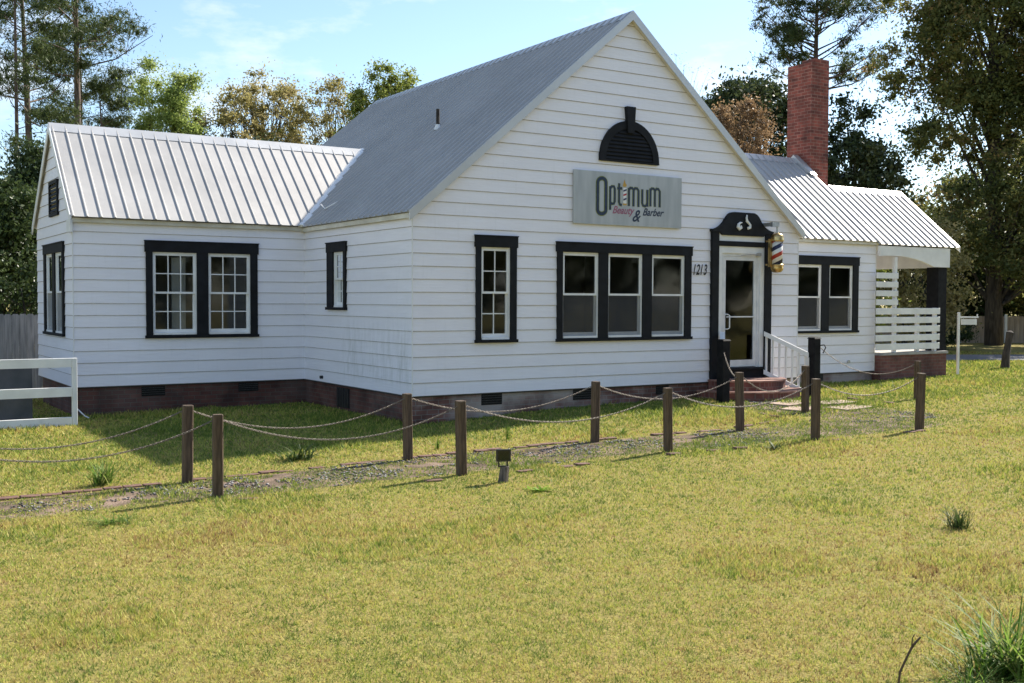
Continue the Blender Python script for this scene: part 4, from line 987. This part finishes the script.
pine((.2, 35.8), 17.0, 9.6, 3.4, 26, 'pine just left of the tallest pine, wide dark limbs low on its trunk', PG, .16, nn=105)
pine((2.6, 38.4), 14.0, 9.2, 2.8, 18, 'slimmer pine standing between and behind the two thickest pine trunks', PG, .11, nn=105)
pine((3.6, 37.0), 11.5, 7.4, 2.6, 15, 'short pine just right of the tallest pine', PG, .10, nn=105)
pine((-1.2, 30.8), 16.5, 6.0, 2.6, 18, 'leftmost thin pine with bare low limbs', PG, .08, nn=120)
pine((29.6, 18.5), 16.9, 11.2, 3.5, 66, 'tall open-crowned pine behind the brick chimney', None, .17, nn=75, tr_=(.3, .58))

tree('deciduous_tree', (2.2, 21.9), 10.4, [(0, 0, 6.3, 1.45, 1.35, 2.8), (-.15, 0, 8.6, .95, .8, 1.5), (.55, 0, 8.3, .7, .8, 1.5)], 120, 420, .46, .045, G_MID, .14, 'bright spring green tree behind the left wing ridge', None, every=3)
TG = 'half-bare trees behind the valley of the roofs'
tree('deciduous_tree', (4.4, 22.4), 9.2, [(0, 0, 6.9, 1.6, 1.4, 2.2)], 90, 230, .50, .055, G_OLIVE, .12, 'leftmost tawny half-bare tree behind the left wing roof', TG)
tree('deciduous_tree', (6.1, 23.3), 10.9, [(0, 0, 7.9, 1.8, 1.5, 2.7)], 130, 170, .50, .05, G_OLIVE, .13, 'tallest tawny half-bare tree, above the middle of the left wing ridge', TG)
tree('deciduous_tree', (7.9, 21.5), 10.2, [(0, 0, 7.5, 1.7, 1.4, 2.4)], 110, 140, .50, .05, G_OLIVE, .11, 'sparse brownish tree just left of the main roof ridge', TG)
tree('deciduous_tree', (9.2, 18.9), 10.5, [(0, 0, 8.9, .95, .9, 1.4), (-.9, 0, 7.6, 1.2, .9, 1.5)], 80, 260, .42, .055, G_YEL, .11, 'yellow-green tree rising over the far end of the main roof', None)
tree('deciduous_tree', (4.3, 18.6), 7.4, [(0, 0, 5.6, 1.1, 1.0, 1.3)], 34, 420, .5, .055, G_DARK, .1, 'small dark evergreen tip behind the left wing ridge', None)
# dark mass left of the house
tree('evergreen_tree', (-3.6, 17.5), 6.2, [(0, 0, 3.2, 1.7, 1.5, 2.5)], 90, 400, .62, .07, G_DARK, .15, 'dark evergreen at the left edge over the grey fence', None, every=3)
tree('evergreen_tree', (-1.9, 20.6), 7.6, [(0, 0, 4.0, 1.5, 1.4, 3.0)], 90, 400, .6, .07, G_DARK, .15, 'dark evergreen against the left gable wall', None, every=3)
tree('evergreen_tree', (-7.6, 16.5), 7.0, [(0, 0, 3.8, 2.2, 2.0, 2.8)], 60, 360, .7, .09, G_DARK, .15, 'dark evergreen beyond the left edge of the view', None, every=3)
tree('evergreen_shrub', (-3.6, 12.6), 2.7, [(0, 0, 1.4, 2.8, .8, 1.5)], 80, 330, .45, .055, G_DARK, .05, 'low dark shrubbery directly behind the grey fence', None, every=3)
# right of the main gable
tree('bare_tree', (15.6, 11.4), 9.9, [(0, 0, 7.6, 1.3, 1.3, 2.2)], 90, 16, .45, .03, G_BUD, .06, 'thin leafless tree beside the right slope of the main gable', None, aspect=.25)
tree('magnolia_tree', (17.0, 9.7), 9.2, [(0, 0, 6.0, 1.7, 1.4, 2.9), (-.7, 0, 7.6, .9, .9, 1.1)], 130, 300, .56, .08, G_MAG, .16, 'dark glossy magnolia left of the brick chimney', None, every=3)
tree('magnolia_tree', (21.2, 9.4), 8.8, [(0, 0, 5.6, 1.9, 1.5, 3.0), (.9, -.3, 4.6, 1.4, 1.2, 2.2)], 150, 250, .56, .08, G_MAG, .17, 'dark glossy magnolia right of the brick chimney', None, every=3)
tree('russet_tree', (14.0, 7.4), 7.6, [(0, 0, 5.9, 1.4, 1.0, 1.6)], 60, 330, .40, .045, G_BROWN, .09, 'russet brown leafed tree between the main gable and the chimney', None)
# the big tree at the right edge
def lat(a, z, r, rz): return (a * .842, -a * .54, z, r, r, rz)
bt = [lat(-.3, 12.5, 3.2, 3.6), lat(-3.6, 11.2, 1.6, 1.3), lat(-3.3, 14.2, 1.6, 1.6), lat(-1.7, 8.8, 2.0, 2.0), lat(-3.4, 8.4, 1.2, 1.0), lat(2.6, 9.5, 3.2, 5.0), lat(-.9, 5.2, 2.3, 2.0),
      lat(.2, 16.2, 3.2, 2.2), lat(-2.5, 4.3, 1.3, 1.4), lat(2.4, 4.2, 2.6, 1.8), (-1.2, -1.9, 3.7, 1.9, 1.2, 1.5), (.4, -2.4, 4.2, 1.8, 1.2, 1.9), (-.6, -1.8, 6.6, 1.8, 1.2, 1.6)]
tree('oak_tree', (32.95, 11.72), 17.5, bt, 980, 180, .92, .085, G_BIG, .30, 'large dark oak with russet leaves filling the right edge', None, every=14, frac=(.12, .75))
tree('evergreen_shrub', (18.6, 6.6), 3.3, [(0, 0, 2.0, .8, .8, 1.3)], 30, 330, .35, .055, G_YEL, .05, 'bright yellow-green shrub seen through the porch slats', None, every=2)
tree('evergreen_tree', (23.6, 8.9), 5.2, [(0, 0, 2.6, 2.9, 1.5, 2.5)], 90, 240, .55, .07, G_OLIVE, .1, 'olive green small tree filling the view behind the porch', None, every=3)
tree('evergreen_tree', (42.0, 14.8), 7.5, [(0, 0, 3.6, 4.0, 3.2, 3.6)], 120, 220, .9, .11, G_BIG, .2, 'dark tree behind the far right end of the tan fence', None, every=4)
tree('evergreen_tree', (47.0, 9.0), 7.5, [(0, 0, 3.6, 4.0, 3.6, 3.6)], 80, 220, .9, .11, G_BIG, .2, 'dark tree beyond the right edge of the view', None, every=4)
tree('evergreen_tree', (38.5, 17.0), 5.2, [(0, 0, 2.6, 4.6, 1.6, 2.4)], 110, 230, .7, .09, G_DARK, .14, 'dark thicket behind the tan fence, right of the oak trunk', None, every=4)
tree('evergreen_tree', (30.5, 19.0), 5.4, [(0, 0, 2.7, 4.2, 1.6, 2.5)], 100, 230, .7, .09, G_BIG, .14, 'dark thicket behind the tan fence, left of the oak trunk', None, every=4)
tree('evergreen_shrub', (27.2, 9.9), 1.4, [(0, 0, .6, 1.6, .6, .5)], 30, 260, .3, .05, G_DARK, .04, 'low dark bush in front of the tan fence', None, every=2)
# farther tree line
FG = 'distant trees beyond the lots'
for i, (x, y, hh, mm) in enumerate(((-14, 32, 9, G_DARK), (-7, 36, 10, G_OLIVE), (8, 42, 8, G_DARK), (14, 40, 8.5, G_OLIVE), (20, 36, 7.5, G_DARK), (26, 30, 7, G_MID), (33, 24, 7.5, G_DARK), (38, 17, 8, G_DARK), (42, 9, 8, G_OLIVE), (44, 1, 8, G_DARK))):
    tree('background_tree', (x, y), hh, [(0, 0, hh * .5, 3.6, 2.6, hh * .5)], 70, 200, 1.0, .14, mm, .2,
         ['distant dark tree', 'distant tawny tree', 'distant dark round tree', 'distant olive tree', 'distant dark tree low on the skyline', 'distant green tree', 'distant dark tree beyond the tan fence', 'distant dark tree behind the oak', 'distant olive tree behind the oak', 'distant dark tree right of the oak'][i] + (' far behind the house' if i < 6 else ' across the street'), FG, every=3)
# unseen trees added behind the camera to darken what the windows mirror
ORD = ['first', 'second', 'third', 'fourth', 'fifth', 'sixth', 'seventh', 'eighth', 'ninth', 'tenth', 'eleventh', 'twelfth']
for i in range(12):
    x = -4 + i * 5.6; y = -32 + random.uniform(-1.5, 1.5) + .12 * i; hh = random.uniform(9.5, 13)
    tree('reflection_tree', (x, y), hh, [(0, 0, hh * .52, 3.6, 2.8, hh * .46)], 50, 130, 1.3, .24, G_MAG, .25, '%s unseen tree from the left, added behind the camera to darken the window reflections' % ORD[i], 'unseen trees added behind the camera for the window reflections', every=3)

# ---------------------------------------------------------------- grass, weeds, gravel
def vnoise(x, y, s, seed):
    """smooth value noise"""
    r_ = np.random.default_rng(seed).random((64, 64)); X = x * s + 31.7; Y = y * s + 17.3
    xi = np.floor(X).astype(int); yi = np.floor(Y).astype(int); fx = X - xi; fy = Y - yi; fx = fx * fx * (3 - 2 * fx); fy = fy * fy * (3 - 2 * fy)
    g_ = lambda a, c: r_[a % 64, c % 64]
    return (g_(xi, yi) * (1 - fx) + g_(xi + 1, yi) * fx) * (1 - fy) + (g_(xi, yi + 1) * (1 - fx) + g_(xi + 1, yi + 1) * fx) * fy
CAMX, CAMY = -7.856, -15.142
def inside(x, y):
    m = (x > -.0) & (x < W) & (y > .03) & (y < 10); m |= (x > XL) & (x < .1) & (y > YL) & (y < 7.8); m |= (x > W - .1) & (x < XR) & (y > YR) & (y < 6.1)
    m |= (x > 12.25) & (x < 15) & (y > 1.08) & (y < 4.45); m |= ((x - 7.06) ** 2 + y ** 2 < 1.16 ** 2) & (y < .1)
    return m
def scatter(n, dmin, dmax, power):
    """points in the view wedge (with a margin to both sides), density falling with distance"""
    u = rng.random(n); d = (dmin ** power + u * (dmax ** power - dmin ** power)) ** (1 / power)
    a = R(32.671) + (rng.random(n) * 2 - 1) * R(30)
    return CAMX + d * np.sin(a), CAMY + d * np.cos(a), d
def grass():
    x, y, d = scatter(1300000, 3.6, 42, .3); 
    m = 420000; u = rng.random(m); d2 = (2.5 ** .6 + u * (42 ** .6 - 2.5 ** .6)) ** (1 / .6); a2 = R(32.671) + np.where(rng.random(m) < .5, -1, 1) * R(1) * rng.uniform(29.7, 60, m)
    x = np.concatenate([x, CAMX + d2 * np.sin(a2)]); y = np.concatenate([y, CAMY + d2 * np.cos(a2)]); d = np.concatenate([d, d2 * 1.9])
    pm = path_mask(x, y); clump = vnoise(x, y, 3.1, 5) * .6 + vnoise(x, y, 9, 6) * .4
    keep = ~inside(x, y) & ((pm < .35) | (clump > .40 - .17 * ss(1, 5, x) - .14 * ss(-3.8, -4.15, y)))
    keep &= ~((x > 20) & (np.abs((x - 22.3) * .475 + (y - 4.8) * .88 - 1.7) < 1.75))
    keep &= rng.random(len(x)) < (.35 + .65 * vnoise(x, y, 17, 9))
    x, y, d, pm = x[keep], y[keep], d[keep], pm[keep]; n = len(x)
    near_house = ss(-3.0, -1.6, y) * (y < 5) * (x > -9)
    tall = vnoise(x, y, .9, 11)
    h = rng.uniform(.009, .028, n) * (1 + .8 * (tall > .62)) * (1 + .55 * near_house) * (1 + .012 * d) * np.where(pm > .35, .8, 1)
    wdt = rng.uniform(.0024, .0052, n) * np.clip(d / 8.0, .8, 4.0)
    az = rng.random(n) * 2 * np.pi; lean = rng.random(n) ** .6 * h * 1.2
    la = rng.random(n) * 2 * np.pi
    z = gz(x, y)
    dx, dy = np.cos(az) * wdt, np.sin(az) * wdt
    V = np.empty((n, 3, 3), np.float32)
    V[:, 0] = np.stack([x - dx, y - dy, z - .004], 1); V[:, 1] = np.stack([x + dx, y + dy, z - .004], 1)
    V[:, 2] = np.stack([x + np.cos(la) * lean, y + np.sin(la) * lean, z + h], 1)
    # colour index: 0 brown .. .35 straw .. .7 yellow green .. 1 green
    f1 = vnoise(x, y, .55, 21) * .5 + vnoise(x, y, 1.7, 22) * .3 + vnoise(x, y, 6, 23) * .2
    f2 = vnoise(x, y, 22, 24)
    c = .60 + (f1 - .5) * .8 + (f2 - .5) * .55 + rng.normal(0, .25, n) + .32 * (vnoise(x, y, 8.3, 41) > .74) - .30 * (vnoise(x, y, 19, 42) > .80) + .28 * near_house + .34 * (pm > .2) + .25 * np.exp(-((y + 4.75 - .06 * x) / .35) ** 2)
    obj = obj_np('grass', V.reshape(-1, 3), np.arange(n * 3).reshape(n, 3), leaf_mat('lawn_blades', [(.19, .105, .05), (.43, .31, .12), (.53, .46, .13), (.37, .42, .07), (.13, .19, .033)], .35, .6), attr=np.repeat(np.clip(c, 0, 1), 3))
    obj['kind'] = 'stuff'; obj['label'] = 'short yellow-green patchy lawn grass with dry brown spots'; obj['category'] = 'grass'
    print('blades', n)
grass()
def gravel():
    n = 34000
    x = rng.uniform(-9, 9, n); y = rng.uniform(-5.1, -.9, n); pm = path_mask(x, y)
    cl = vnoise(x, y, 1.4, 31) * .5 + vnoise(x, y, 4, 32) * .5
    mid = np.interp(x, [-9, -4.4, 1.2, 6, 9], [-3.75, -3.85, -3.95, -4.1, -4.1]); keep = (pm > .6) & (cl > .44 + .24 * ss(1, 6, x) + .16 * ss(mid + .1, mid - .25, y)) & ~inside(x, y); x, y = x[keep], y[keep]; n = len(x)
    base = np.array([(1, 0, 0), (-1, 0, 0), (0, 1, 0), (0, -1, 0), (0, 0, 1), (0, 0, -1)], float)
    tri = np.array([(0, 2, 4), (2, 1, 4), (1, 3, 4), (3, 0, 4), (2, 0, 5), (1, 2, 5), (3, 1, 5), (0, 3, 5)])
    s = rng.uniform(.008, .022, (n, 1, 1)) * rng.uniform(.6, 1.2, (n, 6, 1))
    a = rng.random(n) * 6.28; ca, sa = np.cos(a), np.sin(a)
    B = base[None] * s * np.array([1.2, .9, .6]); X = B[..., 0] * ca[:, None] - B[..., 1] * sa[:, None] + x[:, None]; Y = B[..., 0] * sa[:, None] + B[..., 1] * ca[:, None] + y[:, None]
    Z = B[..., 2] + gz(x, y)[:, None] + .006
    V = np.stack([X, Y, Z], -1).reshape(-1, 3); F = (tri[None] + (np.arange(n) * 6)[:, None, None]).reshape(-1, 3)
    o = obj_np('gravel', V, F, leaf_mat('gravel_stones', [(.05, .043, .038), (.12, .108, .10), (.22, .205, .195), (.42, .40, .38)], .0, .8), attr=np.repeat(rng.random(n) ** 1.3, 6))
    o['kind'] = 'stuff'; o['label'] = 'loose grey gravel scattered along the walk'; o['category'] = 'gravel'
gravel()
# brick edging sunk along both sides of the walk: each run is a thin broken line of bricks
label_group = 'sunken edging bricks along the walk'
def edging(pts, label, seed, skip=.25):
    r_ = random.Random(seed); P = [Vector((p[0], p[1], 0)) for p in pts]
    for p, q in zip(P[:-1], P[1:]):
        d = (q - p); L_ = d.length; d.normalize(); nn = Vector((-d.y, d.x, 0)); s = 0
        while s < L_ - .2:
            if r_.random() > skip:
                c = p + d * (s + .098) + nn * r_.uniform(-.015, .015); o = BRK.copy() if BRK.name in EDG else BRK; EDG.add(BRK.name)
                if o is not BRK: COL.objects.link(o)
                o.location = (c.x, c.y, float(gz(c.x, c.y)) + r_.uniform(-.006, .010)); o.rotation_euler = (R(r_.uniform(-3, 3)), R(r_.uniform(-2, 2)), math.atan2(d.y, d.x) + R(r_.uniform(-3, 3)))
                tag(o, label, 'brick', label_group)
            s += .205
EDG = set()
b = MB(); b.bbox(-.097, .097, -.046, .046, -.05, .018, .006); BRK = b.build('edging_brick', noise_mat('buried_brick', (.09, .045, .033), (.20, .11, .08), 6, .9, .3))
edging([(-9, -3.05), (-4.4, -3.10), (-1.7, -3.02), (1.2, -3.08), (3.6, -3.28), (5.3, -2.9), (5.6, -1.2)], 'small sunken red brick in the row along the house side of the walk', 1, .3)
edging([(-4.3, -4.5), (-1.7, -4.72), (1.4, -4.72), (3.7, -5.0), (5.9, -5.1)], 'small sunken brick in the broken row along the lawn side of the walk', 2, .82)
edging([(8.6, -3.6), (8.55, -1.2)], 'small sunken red brick in the short row right of the door path', 4, .5)
FLG = noise_mat('tan_flagstone', (.24, .165, .12), (.38, .28, .21), 5, .85, .4)
for (x, y, sx_, sy, rz), wh in zip(((6.9, -1.45, .50, .24, .2), (7.7, -1.7, .45, .24, -.1), (6.5, -2.0, .42, .22, .4), (7.4, -2.35, .45, .24, .1)), ('nearest the brick steps', 'behind the black newel post', 'farthest left by the post before the railing', 'nearest the front posts')):
    z = float(gz(x, y)); pts = [(a, d_) for a, d_ in ((-sx_, -sy), (-sx_ * .2, -sy * 1.15), (sx_, -sy * .8), (sx_ * .9, sy), (0, sy * .9), (-sx_ * .9, sy * .85))]
    b = MB(); b.loft([[(p[0], p[1], -.05) for p in pts], [(p[0], p[1], .012) for p in pts], [(p[0] * .97, p[1] * .96, .018) for p in pts]])
    o = b.build('flagstone', FLG); o.location = (x, y, z); o.rotation_euler = (0, 0, rz); tag(o, 'worn tan flagstone in the ground, the one ' + wh, 'paving stone', 'flagstones before the steps')

def weed(x, y, h, n, spread, mat, label, group=None, wd=.010, droop=.5, name='weed_clump', cat='weed'):
    """clump of long arching blades, each a bent strip"""
    V = []; F = []; A_ = []
    for _ in range(n):
        az = random.uniform(0, 6.283); r = random.random() * spread * .45; L_ = h * random.betavariate(2, 1.6) * 1.15; out = spread * random.uniform(.2, 1.0)
        bx, by = math.cos(random.uniform(0, 6.28)) * r, math.sin(random.uniform(0, 6.28)) * r; ca, sa = math.cos(az), math.sin(az); b0 = len(V); rv = random.random(); tw = random.uniform(-.5, .5)
        for k in range(6):
            t = k / 5; rr = out * t ** 1.3; zz = L_ * (t - droop * random.uniform(.8, 1.2) * .5 * t ** 3); w2 = wd * (1 - t ** 2) * .5 + .0004
            px, py = bx + ca * rr, by + sa * rr; nx, ny = -math.sin(az + tw), math.cos(az + tw)
            V += [(px - nx * w2, py - ny * w2, zz), (px + nx * w2, py + ny * w2, zz)]; A_ += [rv, rv]
        for k in range(5): F.append((b0 + 2 * k, b0 + 2 * k + 1, b0 + 2 * k + 3, b0 + 2 * k + 2))
    o = obj_np(name, V, F, mat, attr=A_); o.location = (x, y, float(gz(x, y)) - .005); tag(o, label, cat, group); return o
G_WEED = leaf_mat('weed_blades', [(.055, .11, .015), (.10, .19, .025), (.17, .27, .045), (.28, .28, .10)], .45)
G_WEEDD = leaf_mat('dark_weed_blades', [(.02, .04, .01), (.05, .085, .02), (.11, .15, .04)], .35)
weed(-5.24, -2.78, .36, 120, .26, G_WEED, 'leafy green weed clump left of the leftmost post pair', wd=.016)
weed(-2.81, -2.33, .28, 70, .36, G_WEEDD, 'arching strap-leaved plant at the edge of the house shadow', wd=.022)
weed(.46, -9.37, .24, 160, .20, G_WEEDD, 'small dark grass tuft standing alone in the right lawn', wd=.006)
weed(-2.50, -11.78, .50, 300, .50, G_WEED, 'big clump of tall green grass in the bottom right corner', wd=.013)
weed(-2.92, -11.80, .24, 90, .34, G_WEED, 'smaller darker grass clump beside the corner clump', wd=.007)
weed(.3, -2.32, .26, 16, .06, G_WEED, 'thin upright weed behind the small floodlight', wd=.010, droop=.1)
weed(-.95, -2.55, .20, 20, .06, G_WEED, 'thin upright weed right of the post by the floodlight', wd=.010, droop=.1)
weed(1.93, -2.85, .14, 60, .16, G_WEED, 'low green weed left of the front post below the triple window', wd=.014)
weed(2.6, -5.18, .16, 60, .18, G_WEEDD, 'low greyish weed left of the post before the newel', wd=.012)
weed(-4.0, -3.0, .30, 24, .12, G_WEED, 'upright weed right of the leftmost back post', wd=.012, droop=.2)
weed(-5.6, -4.9, .09, 90, .35, G_WEED, 'flat green patch of weed at the lower left end of the walk', wd=.012)
weed(-7.4, -11.2, .12, 60, .16, G_WEEDD, 'tiny grass tuft low at the bottom of the lawn', wd=.006)
G_LIME = leaf_mat('lime_rosette_leaves', [(.16, .28, .02), (.22, .36, .03), (.28, .42, .05)], .45)
weed(-1.53, -5.83, .07, 46, .20, G_LIME, 'bright lime rosette weed in front of the floodlight', wd=.035, droop=.6)
# small rosettes dotted through the lawn
for i in range(70):
    pass
# bent dry stalk in the foreground
sk = MB(); sk.tube([(0, 0, -.02), (.01, 0, .08), (.05, .0, .17), (.075, 0, .22), (.115, .0, .265)], [.006, .0065, .006, .007, .005], 7); sk.tube([(.07, 0, .21), (.072, .0, .26), (.085, 0, .28)], [.004, .003, .002], 5)
o = sk.build('dry_stalk', M_POST); o.location = (-3.14, -11.53, float(gz(-3.15, -11.55))); o.rotation_euler = (0, 0, R(-32)); tag(o, 'bent dry brown stalk sticking up at the bottom right', 'stalk')
print('tris', sum(len(o.data.polygons) for o in COL.objects if o.type == 'MESH'))
